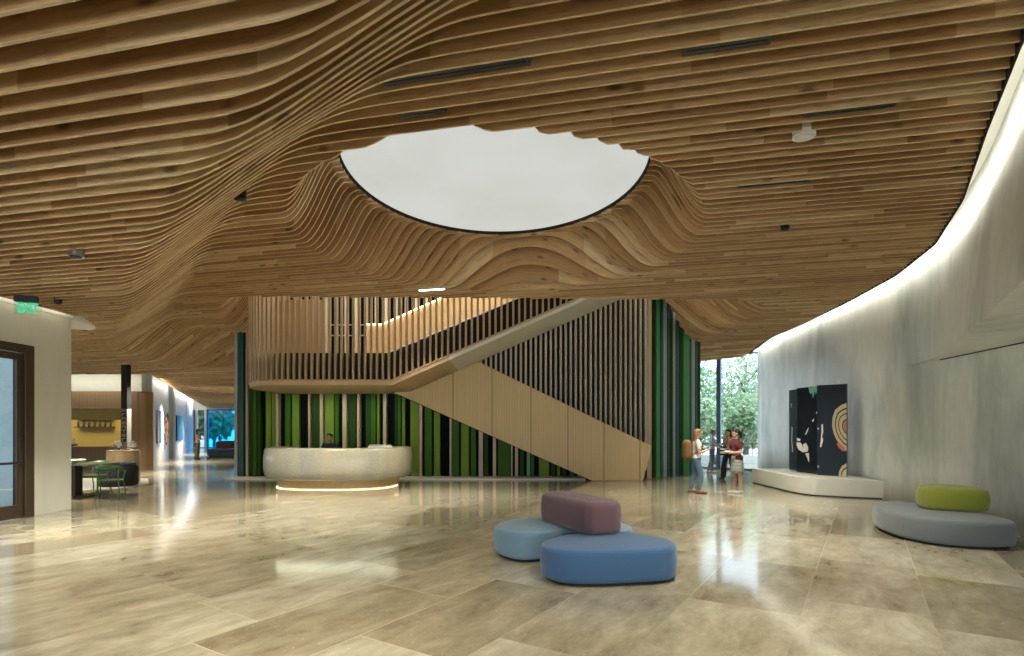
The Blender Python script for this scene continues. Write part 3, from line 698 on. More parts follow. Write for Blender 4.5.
# ------------------------------------------------------------------ far left: cafe and corridor
# cafe front: bulkhead, oak soffit band, opening, counter front, and the curved oak end
caf = MB(); caf.box(-27, -15.35, 23.0, 23.25, 3.22, 4.3); struct(caf.build('wall_cafe', M['wall_w']))
mb = MB(); mb.box(-27, -15.9, 22.98, 23.2, 2.50, 3.22); mb.box(-27, -15.9, 23.0, 23.2, 0, .9); mb.box(-16.15, -15.9, 23.0, 23.2, .9, 2.5)
mb.prism([(-15.9, 22.98), (-15.55, 23.02), (-15.3, 23.2), (-15.2, 23.5), (-15.5, 24.0), (-15.9, 24.0)], 0, 3.22); struct(mb.build('wall_cafe_cladding', M['panelx']))
mb = MB(); mb.box(-27, -16.9, 26.0, 26.2, 0, 3.2); struct(mb.build('wall_kitchen', M['kitchen']))
mb = MB(); mb.prism([(-27, 23.26), (-16.0, 23.26), (-17.0, 25.99), (-27, 25.99)], 2.6, 2.7); struct(mb.build('ceiling_kitchen', M['white']))
hd = MB(); hd.box(-26, -16.2, 23.35, 24.0, 2.05, 2.5); tag(hd.build('serving_hatch_hood', M['brass']), 'golden hood panel across the top of the cafe opening', 'hood')
wt = MB(); wt.box(-26, -16.16, 22.8, 22.97, .9, .95); wt.box(-26, -16.16, 22.97, 23.6, .901, .95); tag(wt.build('counter_top', M['oak']), 'thin oak counter top along the cafe opening', 'counter')
area('kitchen_light', (-19.5, 24.9, 2.55), 4, 75, (1, .78, .36), (0, 0, 0), 1)
area('bulkhead_cove', (-17.2, 22.3, 3.7), 3.6, 15, (1, .95, .80), (math.radians(60), 0, 0), .1)
sh = MB(); sh.box(-20.3, -18.6, 25.7, 26.0, 1.72, 1.76); sh.box(-20.3, -18.6, 25.7, 26.0, 2.1, 2.13); tag(sh.build('wall_shelf', M['black']), 'black wall shelf at the back of the cafe kitchen', 'shelf')
pb = thing('bottle', 'dark bottle in the row on the cafe kitchen shelf', 'bottle', (-20.2, 25.85, 1.76), 0, 'bottles on the kitchen shelf')
m = MB(); m.lathe([(.04, 0), (.045, .02), (.045, .17), (.018, .23), (.018, .3)], n=10); m.build('glass_body', M['black'], pb, True)
for i in range(1, 7):
    c = dup(pb); c.location = (-20.2 + i * .25, 25.85, 1.76)
cm = thing('coffee_machine', 'white coffee machine on the cafe counter at the left', 'coffee machine', (-18.9, 23.3, .95))
m = MB(); m.box(-.45, .45, -.2, .2, .06, .16); m.box(-.4, .4, .0, .2, .16, .34); m.build('body', M['white'], cm, bevel=.02)
m = MB(); m.box(-.5, .5, -.22, .22, 0, .06); m.build('drip_tray', M['black'], cm)
# column
cl = thing('column', 'slim black column with a grey lettered sleeve beside the cafe table', 'column', (-13.70, 19.7, 0))
m = MB(); m.box(-.105, .105, -.105, .105, 2.38, 3.95); m.build('shaft', M['black'], cl)
m = MB(); m.box(-.112, .112, -.112, .112, 0, 2.38); sl = m.build('sleeve', mat('grey_sleeve', (.22, .22, .21), .5), cl)
m = MB(); m.box(-.09, .09, -.117, -.112, 1.22, 2.28)
m.build('sign_plate', M['black'], sl)
z = 2.22     # stacked sideways capitals, pale on black, too small to read
for g in ((0,), (0, 2), (0, 1, 2), (0, 2), (1,), (0, 1, 2), (0,)):
    m = MB(); m.box(-.065, .065, -.120, -.117, z - .03, z)
    for q in g: m.box(-.065 + q * .05, -.035 + q * .05, -.120, -.117, z - .11, z - .028)
    z -= .145
    m.build('letter', M['slatgrey'], sl)
# walls A, B, C down the corridor, stepping left
def seg(name, a, b, z1, mt, d=.25):
    v = Vector((b[0] - a[0], b[1] - a[1])).normalized(); n = Vector((-v.y, v.x)) * d
    m = MB(); m.prism([a, b, (b[0] + n.x, b[1] + n.y), (a[0] + n.x, a[1] + n.y)], 0, z1); return struct(m.build(name, mt))
A0, A1 = (-15.25, 23.5), (-18.3, 29.6); B0, B1 = (-19.3, 31.6), (-23.0, 39.3); C0, C1 = (-24.0, 40.5), (-27.2, 47.4)
M['daylit_wall'] = plaster('daylight_tinted_plaster', (.44, .47, .50), (.60, .62, .64), False)  # white wall, with bluish daylight put into the plaster colour
seg('wall_corridor_a', A0, A1, 4.25, M['daylit_wall']); seg('wall_corridor_b', B0, B1, 4.2, M['daylit_wall']); seg('wall_corridor_c', C0, C1, 4.2, M['daylit_wall'])
seg('wall_corridor_d', (-18.3, 29.6), (-21, 30.2), 4.2, M['wall_w']); seg('wall_corridor_e', (-23.0, 39.3), (-26, 39.9), 4.2, M['wall_w']); 
seg('wall_corridor_f', (-22, 31.2), (-19.3, 31.6), 4.2, M['wall_w']); seg('wall_corridor_g', (-26.6, 40.2), (-24.0, 40.5), 4.2, M['wall_w'])
mb = MB(); mb.box(-30, -27.0, 47.5, 47.7, 0, 4.2); mb.box(-27.0, -20, 47.5, 47.7, 3.15, 4.2); struct(mb.build('wall_far', M['wall_w']))
window('window_2', (-26.0, 47.4), (-19, 47.4), 3.3, (0, .5, 1), M['mull'], M['blueglass'])
window('window_3', (-28, 47.3), (-26.1, 47.3), 3.3, (0, .6, 1), M['white'], M['frost'])
for a, b, e in ((A0, A1, 34), (B0, B1, 34), (C0, C1, 30)):
    c = ((a[0] + b[0]) / 2 + .35, (a[1] + b[1]) / 2); L = math.hypot(b[0] - a[0], b[1] - a[1])
    area('corridor_cove', (c[0], c[1], 3.85), L * .9, e, (1, .95, .82), (math.radians(50), 0, math.atan2(b[1] - a[1], b[0] - a[0])), .15)
tree(-29, 54, 4.2, 2.0, M['leaf'], 'tree behind the blue corridor window at its left', 5, 1200, .3)
tree(-23.6, 56, 3.6, 2.0, M['leaf2'], 'tree behind the blue corridor window at its right', 6, 1200, .3)
# the corridor side of the fin wall
mb = MB(); mb.prism([(-9.62, 19.35), (-9.54, 19.35), (-13, 47.5), (-13.2, 47.5)], 0, 4.6); struct(mb.build('wall_corridor_h', M['panelx']))
# artworks on wall A and B
def on_seg(a, b, t, off): v = Vector((b[0] - a[0], b[1] - a[1])); n = Vector((v.y, -v.x)).normalized() * off; return (a[0] + v.x * t + n.x, a[1] + v.y * t + n.y), math.atan2(v.y, v.x)
M['cyan'] = mat('cyan_panel', (.03, .45, .62), .4); M['brown'] = mat('brown_wood_relief', (.16, .085, .05), .7)
def wart(a, b, t, wd, z0, z1, name, label, mats):
    (x, y), an = on_seg(a, b, t, .03); o = thing(name, label, 'artwork', (x, y, 0), an)
    n = len(mats)
    for i, (nm, mt, f0, f1) in enumerate(mats):
        m = MB(); m.box(-wd / 2 + wd * f0, -wd / 2 + wd * f1, -.05, .02, z0, z1); m.build(nm, M[mt], o)
wart(A0, A1, .30, 1.3, 1.0, 2.5, 'wall_panel', 'upright black and cyan panel hung on the first corridor wall', [('tan_strip', 'f_tan', 0, .3), ('dark_panel', 'f_teal', .35, .7), ('cyan_strip', 'cyan', .72, 1)])
wart(B0, B1, .35, 3.2, .95, 2.45, 'wall_panel', 'wide dark panels hung on the second corridor wall', [('dark_panel', 'black', 0, .4), ('cyan_strip', 'cyan', .42, .5), ('dark_panel', 'f_teal', .52, 1)])
(x, y), an = on_seg(A0, A1, .72, .08); rf = MB()
for c, r, s in (((-.1, 0, 1.25), .22, (1, .3, 1.6)), ((.05, 0, 1.75), .33, (1, .3, 1.2)), ((.32, 0, 2.2), .2, (1, .3, 1.3)), ((-.15, 0, 2.1), .16, (1, .3, 1.2)), ((-.25, 0, 1.0), .12, (1, .3, 1.2))): rf.ball(c, r, 10, sc=s)
o = rf.build('wall_relief', M['brown'], smooth=True); o.location = (x, y, 0); o.rotation_euler = (0, 0, an); tag(o, 'irregular brown wooden relief on the first corridor wall', 'artwork')

# ------------------------------------------------------------------ soft seating
def pebble(name, outline, z0, z1, mt, label, group=None, base=True, cat='pouf', crown=.025, rr=.065, seams=3):
    cx = sum(p[0] for p in outline) / len(outline); cy = sum(p[1] for p in outline) / len(outline)
    o = thing(name, label, cat, (cx, cy, z0), 0, group)
    pts = catmull([(p[0] - cx, p[1] - cy, 0) for p in outline], 10); n = len(pts); H = z1 - z0; zb = .035 if base else .0
    nrm = []
    for i in range(n):
        d = (pts[(i + 1) % n] - pts[i - 1]).normalized(); nrm.append(Vector((d.y, -d.x, 0)))
    area2 = sum(pts[i].x * pts[(i + 1) % n].y - pts[(i + 1) % n].x * pts[i].y for i in range(n))
    if area2 < 0: nrm = [-q for q in nrm]
    prof = []
    rb = rr * .7
    for a in np.linspace(-PI / 2, 0, 6): prof.append((rb - rb * math.cos(a), zb + rb + rb * math.sin(a)))
    prof.append((-.012, zb + (H - zb) * .5))
    for a in np.linspace(0, PI / 2, 8): prof.append((rr - rr * math.cos(a), H - crown - rr + rr * math.sin(a)))
    V = []; Fc = []
    for ins, z in prof:
        for i in range(n): q = pts[i] - nrm[i] * ins; V.append((q.x, q.y, z))
    rim = V[-n:]; R = len(prof)
    for s_, zz in ((.8, .5), (.5, .9), (.2, 1)):
        for q in rim: V.append((q[0] * s_, q[1] * s_, H - crown + crown * zz))
        R += 1
    for r in range(R - 1):
        for i in range(n): Fc.append((r * n + i, r * n + (i + 1) % n, (r + 1) * n + (i + 1) % n, (r + 1) * n + i))
    Fc.append(tuple(range(n - 1, -1, -1))); Fc.append(tuple(range((R - 1) * n, R * n)))
    m = MB(); m.add(V, Fc); m.build('cushion', mt, o, True)
    if base:
        m = MB(); b = [(pts[i] - nrm[i] * .07) for i in range(n)]; m.prism([(q.x, q.y) for q in b], 0, .06); m.build('base', M['base'], o)
    # piping seam round the top edge
    k = rr - rr * math.cos(math.radians(35)); zz = H - crown - rr + rr * math.sin(math.radians(35))
    lp = [(pts[i].x - nrm[i].x * k, pts[i].y - nrm[i].y * k, zz + .001) for i in range(n)]; lp.append(lp[0])
    m = MB(); m.tube(lp, .0035, 5, caps=False); m.build('seam', mt, o)
    if seams:
        for j in range(seams):
            m = MB(); i = int((j + .35) * n / seams) % n
            sp = [((pts[i] - nrm[i] * a).x, (pts[i] - nrm[i] * a).y, b) for a, b in prof[3:9]]; m.tube(sp, .003, 5); m.build('side_seam', mt, o)
    return o
pebble('pouf', [(.35, 6.46), (.38, 6.12), (.60, 5.92), (.95, 5.90), (1.35, 5.96), (1.70, 6.05), (1.86, 6.26), (1.86, 6.60), (1.52, 6.97), (1.1, 7.04), (.62, 6.84)], 0, .415, M['f_blue'], 'dark blue rounded pouf, front one of the pair on the floor centre', 'rounded poufs on the travertine floor')
pebble('pouf', [(-.23, 7.62), (-.16, 7.25), (.10, 6.98), (.42, 7.04), (.85, 7.22), (1.30, 7.14), (1.58, 7.32), (1.55, 7.72), (1.15, 8.1), (.55, 8.24), (.05, 8.08)], 0, .415, M['f_sky'], 'pale blue rounded pouf standing behind the dark blue one', 'rounded poufs on the travertine floor')
a0 = Vector((.66, 7.72)); a1 = Vector((1.09, 6.86)); d = (a1 - a0).normalized(); nn = Vector((d.y, -d.x)) 
def capsule(a0, a1, r, sq=.8):
    d = (a1 - a0).normalized(); n = Vector((-d.y, d.x)); out = []
    for p, s in ((a0, -1), (a1, 1)):
        for u, v in ((-.35, 1), (.25, .97), (.78, .70), (1, 0), (.78, -.70), (.25, -.97), (-.35, -1)):
            out.append(tuple(p + d * (u * r * s * sq) + n * (v * r * (-1 if s < 0 else 1) )))
    return out
oc_ = capsule(a0, a1, .25, .9)
pebble('bolster', oc_, .417, .83, M['f_mauve'], 'mauve oblong bolster lying across the two blue poufs', None, False, 'bolster', rr=.085, seams=4)
pebble('pouf', [(6.06, 9.2), (5.93, 8.52), (6.06, 8.02), (6.45, 7.76), (6.94, 7.74), (7.19, 7.95), (7.45, 8.7), (7.42, 9.4), (7.2, 9.95), (6.85, 10.1), (6.45, 9.9)], 0, .405, M['f_ash'], 'large grey rounded pouf by the right hand plaster wall', 'rounded poufs on the travertine floor')
oc_ = capsule(Vector((6.86, 8.78)), Vector((7.16, 8.62)), .28, 1.0)
pebble('bolster', [(6.58, 8.95), (6.60, 8.72), (6.84, 8.55), (7.2, 8.47), (7.38, 8.58), (7.42, 8.86), (7.3, 9.12), (7.0, 9.22), (6.7, 9.2)], .407, .79, M['f_olive'], 'lime green bolster resting on the grey pouf', None, False, 'bolster', rr=.10, seams=3)
# far corridor seating
pebble('bench_pouf', [(-18.0, 33.2), (-17.9, 32.6), (-17.4, 32.3), (-15.8, 32.3), (-15.2, 32.6), (-15.0, 33.3), (-15.5, 34.3), (-17.6, 34.3)], 0, .5, M['f_slate'], 'slate blue bench pouf at the far end of the corridor', None, True, 'bench', rr=.1)
pebble('bolster', [(-17.6, 33.2), (-17.5, 32.9), (-17.0, 32.8), (-16.6, 32.9), (-16.6, 33.3), (-17.0, 33.5)], .505, .95, M['f_mauve'], 'dusky red bolster on the slate corridor bench', None, False, 'bolster', rr=.1)
pebble('bolster', [(-16.9, 34.0), (-16.8, 33.6), (-16.2, 33.5), (-15.7, 33.6), (-15.8, 34.0), (-16.3, 34.1)], .505, 1.1, M['f_orange'], 'orange bolster at the back of the slate corridor bench', None, False, 'bolster', rr=.1)

# ------------------------------------------------------------------ plinth and painted screen
pl = [(7.40, 17.3), (7.30, 15.4), (7.28, 14.7), (7.42, 14.1), (7.75, 13.7), (8.2, 13.45), (8.72, 13.2), (8.78, 13.4), (9.28, 17.3)]
crv = [tuple(p)[:2] for p in catmull([(7.44, 17.2, 0), (7.38, 15.6, 0), (7.36, 14.6, 0), (7.50, 13.95, 0), (8.0, 13.58, 0), (8.84, 13.18, 0)], 8, False)]
m = MB(); m.prism(crv + [(8.80, 13.24), (9.24, 17.2)], 0.03, .45); o = m.build('plinth', mat('white_plinth', (.66, .66, .58), .4), bevel=.012); tag(o, 'long low white plinth curving along the right wall under the painted screen', 'plinth')
m = MB(); m.prism([(p[0] + .04, p[1] + .03) for p in crv] + [(8.78, 13.26), (9.2, 17.2)], 0, .03); m.build('recessed_base', M['black'], o)
sc = thing('painted_screen', 'three overlapping tall black painted panels standing on the white plinth', 'artwork', (8.2, 15.2, .451))
M['ink'] = mat('blue_black_paint', (.010, .017, .028), .22, noise=.2); M['cream'] = mat('cream_paint', (.60, .52, .30), .4); M['coral'] = mat('coral_paint', (.60, .16, .10), .4); M['mint'] = mat('mint_paint', (.20, .62, .45), .4); M['rose'] = mat('rose_paint', (.45, .20, .18), .4)
def lum(pxa, Ya, pxb, Yb, label):
    a = Vector(((pxa - CX) / F * Ya, Ya)); b = Vector(((pxb - CX) / F * Yb, Yb)); v = b - a; L = v.length; an = math.atan2(v.y, v.x)
    o = MB(); o.box(0, L, 0, .06, 0, 2.385); q = o.build('panel', M['ink'], sc, bevel=.004); q.location = (a.x - 8.2, a.y - 15.2, 0); q.rotation_euler = (0, 0, an); return q, a, v.normalized(), L
panels = [lum(789, 16.7, 797.5, 16.2, ''), lum(796.5, 15.85, 818, 15.0, ''), lum(817, 14.78, 846.8, 14.25, '')]
def paint(pi, polys, name, mt, lift=.003, px=None):
    q, a, d, L = panels[pi]
    for poly in polys:
        m = MB(); v = []
        for (x, y) in poly:      # x,y are read off the photo; intersect ray with the panel plane
            k = (x - CX) / F; t = (k * a.y - a.x) / (d.x - k * d.y); Y = a.y + t * d.y; t = min(max(t, .003), L - .003)
            v.append((t, -lift, min(max(EYE + (HZ - y) / F * Y - .451, .003), 2.382)))
        n = len(v); v += [(p[0], -.0005, p[2]) for p in v]
        m.add(v, [tuple(range(n)), tuple(range(2 * n - 1, n - 1, -1))] + [(i, n + i, n + (i + 1) % n, (i + 1) % n) for i in range(n)]); m.build(name, mt, q)
def cr(x, y): return (780 + x / 6.5625, 380 + y / 6.56)
def CRP(l): return [cr(*p) for p in l]
paint(1, [CRP([(188, 40), (205, 52), (212, 38), (222, 30), (232, 40), (242, 36), (244, 70), (236, 92), (228, 74), (216, 122), (210, 84), (198, 92), (190, 66)])], 'star', M['mint'])
paint(1, [CRP([(112, 380), (135, 388), (132, 400), (112, 398)]), CRP([(110, 408), (138, 412), (150, 440), (185, 455), (182, 470), (150, 475), (122, 455), (110, 430)]), CRP([(148, 425), (170, 412), (184, 436), (186, 458), (160, 450)]), CRP([(165, 482), (190, 478), (192, 515), (190, 540), (178, 510)]), CRP([(165, 358), (172, 340), (188, 310), (184, 330), (172, 358)]), CRP([(210, 268), (222, 252), (224, 264), (214, 276)]), CRP([(240, 210), (248, 196), (246, 218), (238, 222)])], 'white_stroke', M['paper'])
paint(2, [CRP([(272, 292), (282, 290), (284, 340), (276, 372), (284, 392), (272, 440), (262, 440), (268, 390), (272, 340)]), CRP([(248, 312), (254, 316), (252, 328), (247, 322)]), CRP([(248, 560), (254, 560), (254, 575), (248, 575)])], 'white_stroke', M['paper'])
paint(0, [CRP([(76, 305), (83, 310), (80, 400), (88, 470), (80, 475), (75, 400)]), CRP([(72, 150), (80, 152), (78, 180), (72, 180)])], 'pale_stroke', M['lav'])
A1_ = [(438, 150), (400, 165), (362, 195), (345, 245), (342, 300), (352, 350), (372, 395), (405, 440), (438, 465)]
def band(k): return [(438 - (438 - x) * k, 305 + (y - 305) * k) for x, y in A1_]
for i, (k, mt, nm) in enumerate(((1, 'cream', 'agate_band'), (.80, 'ink', 'agate_line'), (.74, 'cream', 'agate_band'), (.58, 'ink', 'agate_line'), (.53, 'cream', 'agate_band'), (.32, 'ink', 'agate_line'), (.27, 'rose', 'agate_heart'))):
    paint(2, [CRP(band(k))], nm, M[mt], .003 + i * .0012)
paint(2, [CRP([(372, 420), (385, 412), (405, 425), (425, 445), (432, 470), (405, 462), (385, 440)])], 'coral_patch', M['coral'], .0125)
A2_ = [(438, 545), (405, 565), (388, 600), (385, 632), (438, 636)]
for i, (k, mt) in enumerate(((1, 'cream'), (.72, 'ink'), (.62, 'cream'))):
    paint(2, [CRP([(438 - (438 - x) * k, 636 + (y - 636) * k) for x, y in A2_])], 'agate_band' if mt == 'cream' else 'agate_line', M[mt], .003 + i * .0012)

# ------------------------------------------------------------------ reception desk
dk = thing('reception_desk', 'curved pale stone reception desk with a glowing recessed golden base', 'desk', (-5.13, 16.6, 0))
def arc_sweep(prof, a, b, t0, t1, n, mt, name, caps=True):   # profile of (inset, z) swept along a superellipse arc
    m = MB(); V = []; R = len(prof)
    for i in range(n + 1):
        t = t0 + (t1 - t0) * i / n; c, s = math.cos(t), math.sin(t); e = .82
        x = a * math.copysign(abs(c) ** e, c); y = b * math.copysign(abs(s) ** e, s)
        nv = Vector((x / a / a, y / b / b)).normalized()
        for ins, z in prof: V.append((x - nv.x * ins, y - nv.y * ins, z))
    f = [(i * R + k, i * R + (k + 1) % R, (i + 1) * R + (k + 1) % R, (i + 1) * R + k) for i in range(n) for k in range(R)]
    f += [tuple(range(R)), tuple(range(n * R + R - 1, n * R - 1, -1))]
    m.add(V, f); return m.build(name, mt, dk, True)
T0, T1 = math.radians(180 - 28), math.radians(360 + 28)
bod = arc_sweep([(.42, .30), (.26, .25), (.10, .27), (.03, .36), (-.005, .55), (0, .85), (.03, 1.08), (.06, 1.13), (.10, 1.14), (.62, 1.14), (.62, 1.08), (.60, .6), (.6, .3)], 2.12, 1.62, T0, T1, 64, M['desk'], 'body')
bod.data.set_sharp_from_angle(angle=math.radians(50))
o = arc_sweep([(.42, 0.0), (.42, .29), (.55, .29), (.55, 0)], 2.12, 1.8, math.radians(180 - 20), math.radians(360 + 20), 60, M['gold_base'], 'base'); o.data.set_sharp_from_angle(angle=.6)
arc_sweep([(.34, .275), (.34, .30), (.41, .30), (.41, .275)], 2.12, 1.8, math.radians(182), math.radians(358), 60, M['led_soft'], 'light_strip')
arc_sweep([(.38, .004), (.38, .018), (.418, .018), (.418, .004)], 2.12, 1.8, math.radians(182), math.radians(358), 60, M['led_soft'], 'light_strip')
ds = thing('desk_monitor', 'low monitor back showing above the right end of the reception desk', 'monitor', (-3.72, 15.66, 1.142), math.radians(10))
m = MB(); m.box(-.33, .33, -.10, .12, .0, .05); m.build('stand', M['stone'], ds, bevel=.01)
m = MB(); m.box(-.3, .3, -.02, .02, .05, .09); m.build('screen', M['slatgrey'], ds)

# ------------------------------------------------------------------ table, chairs, planter, sofa block
tb = thing('cafe_table', 'long grey green cafe table beside the left wall end', 'table', (-11.25, 13.75, 0))
m = MB(); m.prism([tuple(p)[:2] for p in catmull([(-1.6, -.5, 0), (.9, -.5, 0), (1.28, -.3, 0), (1.28, .3, 0), (.9, .5, 0), (-1.6, .5, 0)], 6)], .79, .83); m.build('table_top', M['tabletop'], tb)
m = MB(); m.box(.28, .52, -.12, .12, .03, .79); m.build('pedestal', M['black'], tb)
m = MB(); m.box(.0, .8, -.35, .35, 0, .03); m.build('foot_plate', M['black'], tb)
m = MB(); m.box(-1.3, -1.06, -.12, .12, 0, .79); m.build('pedestal', M['black'], tb)
br = MB(); br.lathe([(.02, 0), (.16, .01), (.34, .05), (.40, .08), (.38, .08), (.3, .05), (.05, .025)], n=24); o = br.build('shallow_bowl', M['paper'], smooth=True); o.location = (-11.0, 13.7, .831); tag(o, 'wide shallow white bowl on the cafe table', 'bowl')
def chair(x, y, rz, label, mt='chair'):
    c = thing('dining_chair', label, 'chair', (x, y, 0), rz, 'chairs around the cafe table')
    m = MB(); pts = [tuple(p)[:2] for p in catmull([(-.22, -.2, 0), (-.1, -.25, 0), (.12, -.25, 0), (.23, -.2, 0), (.24, .1, 0), (.14, .22, 0), (-.14, .22, 0), (-.24, .1, 0)], 5)]; m.prism(pts, .44, .465); m.build('seat', M[mt], c, bevel=.006)
    for sx in (-1, 1):
        m = MB(); m.tube([(sx * .27, -.27, 0), (sx * .22, -.17, .44), (sx * .27, -.14, .66)], .014, 8); m.build('leg', M[mt], c, True)
        m = MB(); m.tube([(sx * .24, .30, 0), (sx * .19, .19, .44), (sx * .20, .24, .74)], .014, 8); m.build('leg', M[mt], c, True)
        m = MB(); m.tube([(sx * .27, -.15, .66), (sx * .29, .0, .675), (sx * .27, .16, .70), (sx * .2, .26, .74)], .016, 8); m.build('arm', M[mt], c, True)
    m = MB(); V = []; n = 14
    for i in range(n + 1):
        a = math.radians(20 + 140 * i / n); x_, y_ = .27 * math.cos(a), .02 + .27 * math.sin(a)
        h = .035 + .04 * math.sin(PI * i / n)
        V += [(x_, y_, .76 - h), (x_ * 1.05, y_ * 1.05, .76 - h), (x_ * 1.08, y_ * 1.08, .76 + h), (x_ * 1.03, y_ * 1.03, .76 + h)]
    f = [(4 * i + k, 4 * i + (k + 1) % 4, 4 * i + 4 + (k + 1) % 4, 4 * i + 4 + k) for i in range(n) for k in range(4)] + [(0, 1, 2, 3), (4 * n + 3, 4 * n + 2, 4 * n + 1, 4 * n)]
    m.add(V, f); m.build('backrest', M[mt], c, True)
    return c
chair(-9.62, 13.3, math.radians(205), 'dark green metal chair at the right end of the cafe table')
chair(-11.0, 14.62, math.radians(0), 'green metal chair at the far side of the cafe table')
chair(-10.9, 12.75, math.radians(180), 'green metal chair close behind the left wall end, near side of the cafe table')
m = MB(); m.prism([(-15, 15.1), (-11.6, 15.1), (-11.0, 15.6), (-11.0, 16.8), (-12.2, 18.6), (-15.5, 18.6)], 0.001, .015); o = m.build('rug', M['rug']); tag(o, 'pale rug under the black sofa block near the cafe', 'rug')
sf = thing('lounge_seat', 'round black lounge seat in front of the flower planter', 'sofa', (-11.50, 16.2, .016))
m = MB(); m.lathe([(.42, .0), (.5, .03), (.5, .55), (.46, .6), (.1, .62)], n=32); m.build('body', M['f_slate'] if 0 else M['base'], sf, True)
m = MB(); m.lathe([(.44, .60), (.46, .64), (.42, .68), (.1, .69)], n=32); m.build('seat_pad', fabric('deep_blue_wool', (.02, .04, .10)), sf, True)
s2 = thing('armchair', 'grey armchair half hidden behind the left part of the cafe table', 'armchair', (-13.1, 15.9, .016))
m = MB(); m.box(-.5, .3, -.4, .4, .1, .42); m.build('seat', M['f_ash'], s2, bevel=.06)
m = MB(); m.box(-.5, .3, .25, .45, .1, .8); m.build('backrest', M['f_ash'], s2, bevel=.06)
for sx in (-.45, .25):
    for sy in (-.3, .3): m = MB(); m.tube([(sx, sy, 0), (sx, sy, .12)], .02, 6); m.build('leg', M['black'], s2)
plr = thing('planter', 'oak drum planter holding white flowers beside the column', 'planter', (-12.15, 17.35, .016))
m = MB(); m.lathe([(.40, 0), (.44, .02), (.44, .98), (.40, 1.0), (.38, .95), (.1, .93)], n=36); m.build('drum', M['oak'], plr, True)
m = MB(); m.box(.12, .42, -.30, .10, .55, 1.0); 
for i, (dx, dy, s_) in enumerate(((-.24, 0, .8), (.24, .05, .8))):
    fl = thing('orchid', ['white orchid at the left of the oak planter', 'white orchid at the right of the oak planter'][i], 'flower', (-12.15 + dx, 17.35 + dy, .95), 0, 'orchids in the oak planter')
    m = MB(); m.tube([(0, 0, 0), (.02, 0, .14), (0, -.02, .22)], .008, 5); m.build('stem', M['chair'], fl)
    m = MB(); rg = random.Random(i)
    for k in range(14): m.ball((rg.uniform(-.17, .17) * s_, rg.uniform(-.12, .12), .22 + rg.uniform(-.06, .11)), .045, 8, sc=(1, 1, .7))
    m.build('blossom', M['paper'], fl, True)
    m = MB()
    for k in range(6): a = k * 1.05; m.add([(0, 0, .02), (math.cos(a) * .12 - .02, math.sin(a) * .12, .1), (math.cos(a) * .22, math.sin(a) * .2, .06), (math.cos(a) * .12 + .03, math.sin(a) * .12, .08)], [(0, 1, 2, 3)])
    m.build('leaf', M['chair'], fl)

# ------------------------------------------------------------------ ceiling fittings
def fitting(px, py, h, name, label, cat, L, W, mt, drop=.02, group=None, hh=.03):
    Y = h * F / (HZ - py); x = (px - CX) / F * Y; z = Sf(x, Y)
    o = thing(name, label, cat, (x, Y, z - drop), -AX, group)
    return o
def slot(px, py, L, label, W=.055):
    Y = 3.25 * F / (HZ - py); x = (px - CX) / F * Y
    q = Y + x * math.tan(AX); y0 = 5.076 % PITCH; q = y0 + (math.floor((q - y0) / PITCH) + .5) * PITCH; Y = q - x * math.tan(AX); z = Sf(x, Y) + .035
    o = thing('air_slot', label, 'air diffuser', (x, Y, z), -AX, 'black linear slots in the timber ceiling')
    m = MB(); m.box(-L / 2, L / 2, -W, W, -.015, .12); m.build('housing', M['black'], o)
    m = MB(); m.box(-L / 2 + .03, L / 2 - .03, -.006, .006, -.02, -.012); m.build('blade', M['base'], o)
slot(729, 44, .72, 'short thick black slot in the ceiling above the right half of the oculus')
slot(452, 72, 1.45, 'long black slot in the ceiling, left above the oculus')
slot(424, 119, .5, 'black slot just above the upper left rim of the oculus', .04)
slot(846, 115, .85, 'slim black slot right of the round white sensor', .03)
slot(771, 187, .9, 'slim black slot right of the timber funnel', .025)
def spot(px, py, h, label, mt='steel', rr=.07, lens='black', dp=.06):
    Y = h * F / (HZ - py); x = (px - CX) / F * Y; z = Sf(x, Y)
    o = thing('ceiling_spotlight', label, 'ceiling light', (x, Y, z), 0, 'small round fittings in the timber ceiling')
    m = MB(); m.lathe([(rr, -dp), (rr, .1)], n=20); m.build('housing', M[mt], o)
    m = MB(); m.lathe([(rr * .5, -dp - .02), (rr * .8, -dp - .008), (rr * .8, -dp)], n=20); m.build('lens', M[lens], o, True)
spot(76, 250, 2.33, 'steel spotlight in the low ceiling at the left', 'steel', .09)
spot(804, 135, 3.25, 'round white sensor set between slats right of the oculus', 'paper', .12, 'paper', .02)
spot(785, 226, 3.25, 'small dark spotlight in the ceiling at the right', 'black')
spot(240, 188, 3.2, 'black spotlight at the ceiling crease left of the oculus', 'black', .08)
spot(58, 300, 2.33, 'black spotlight near the exit sign', 'black', .06)
ls = thing('light_bar', 'short lit white bar in the ceiling below the oculus', 'ceiling light', (-1.88, 13.0, Sf(-1.88, 13.0)), -AX)
m = MB(); m.box(-.33, .33, -.04, .04, -.01, .08); m.build('housing', M['white'], ls)
m = MB(); m.box(-.31, .31, -.035, .035, -.016, -.01); m.build('diffuser', M['ledw'], ls)
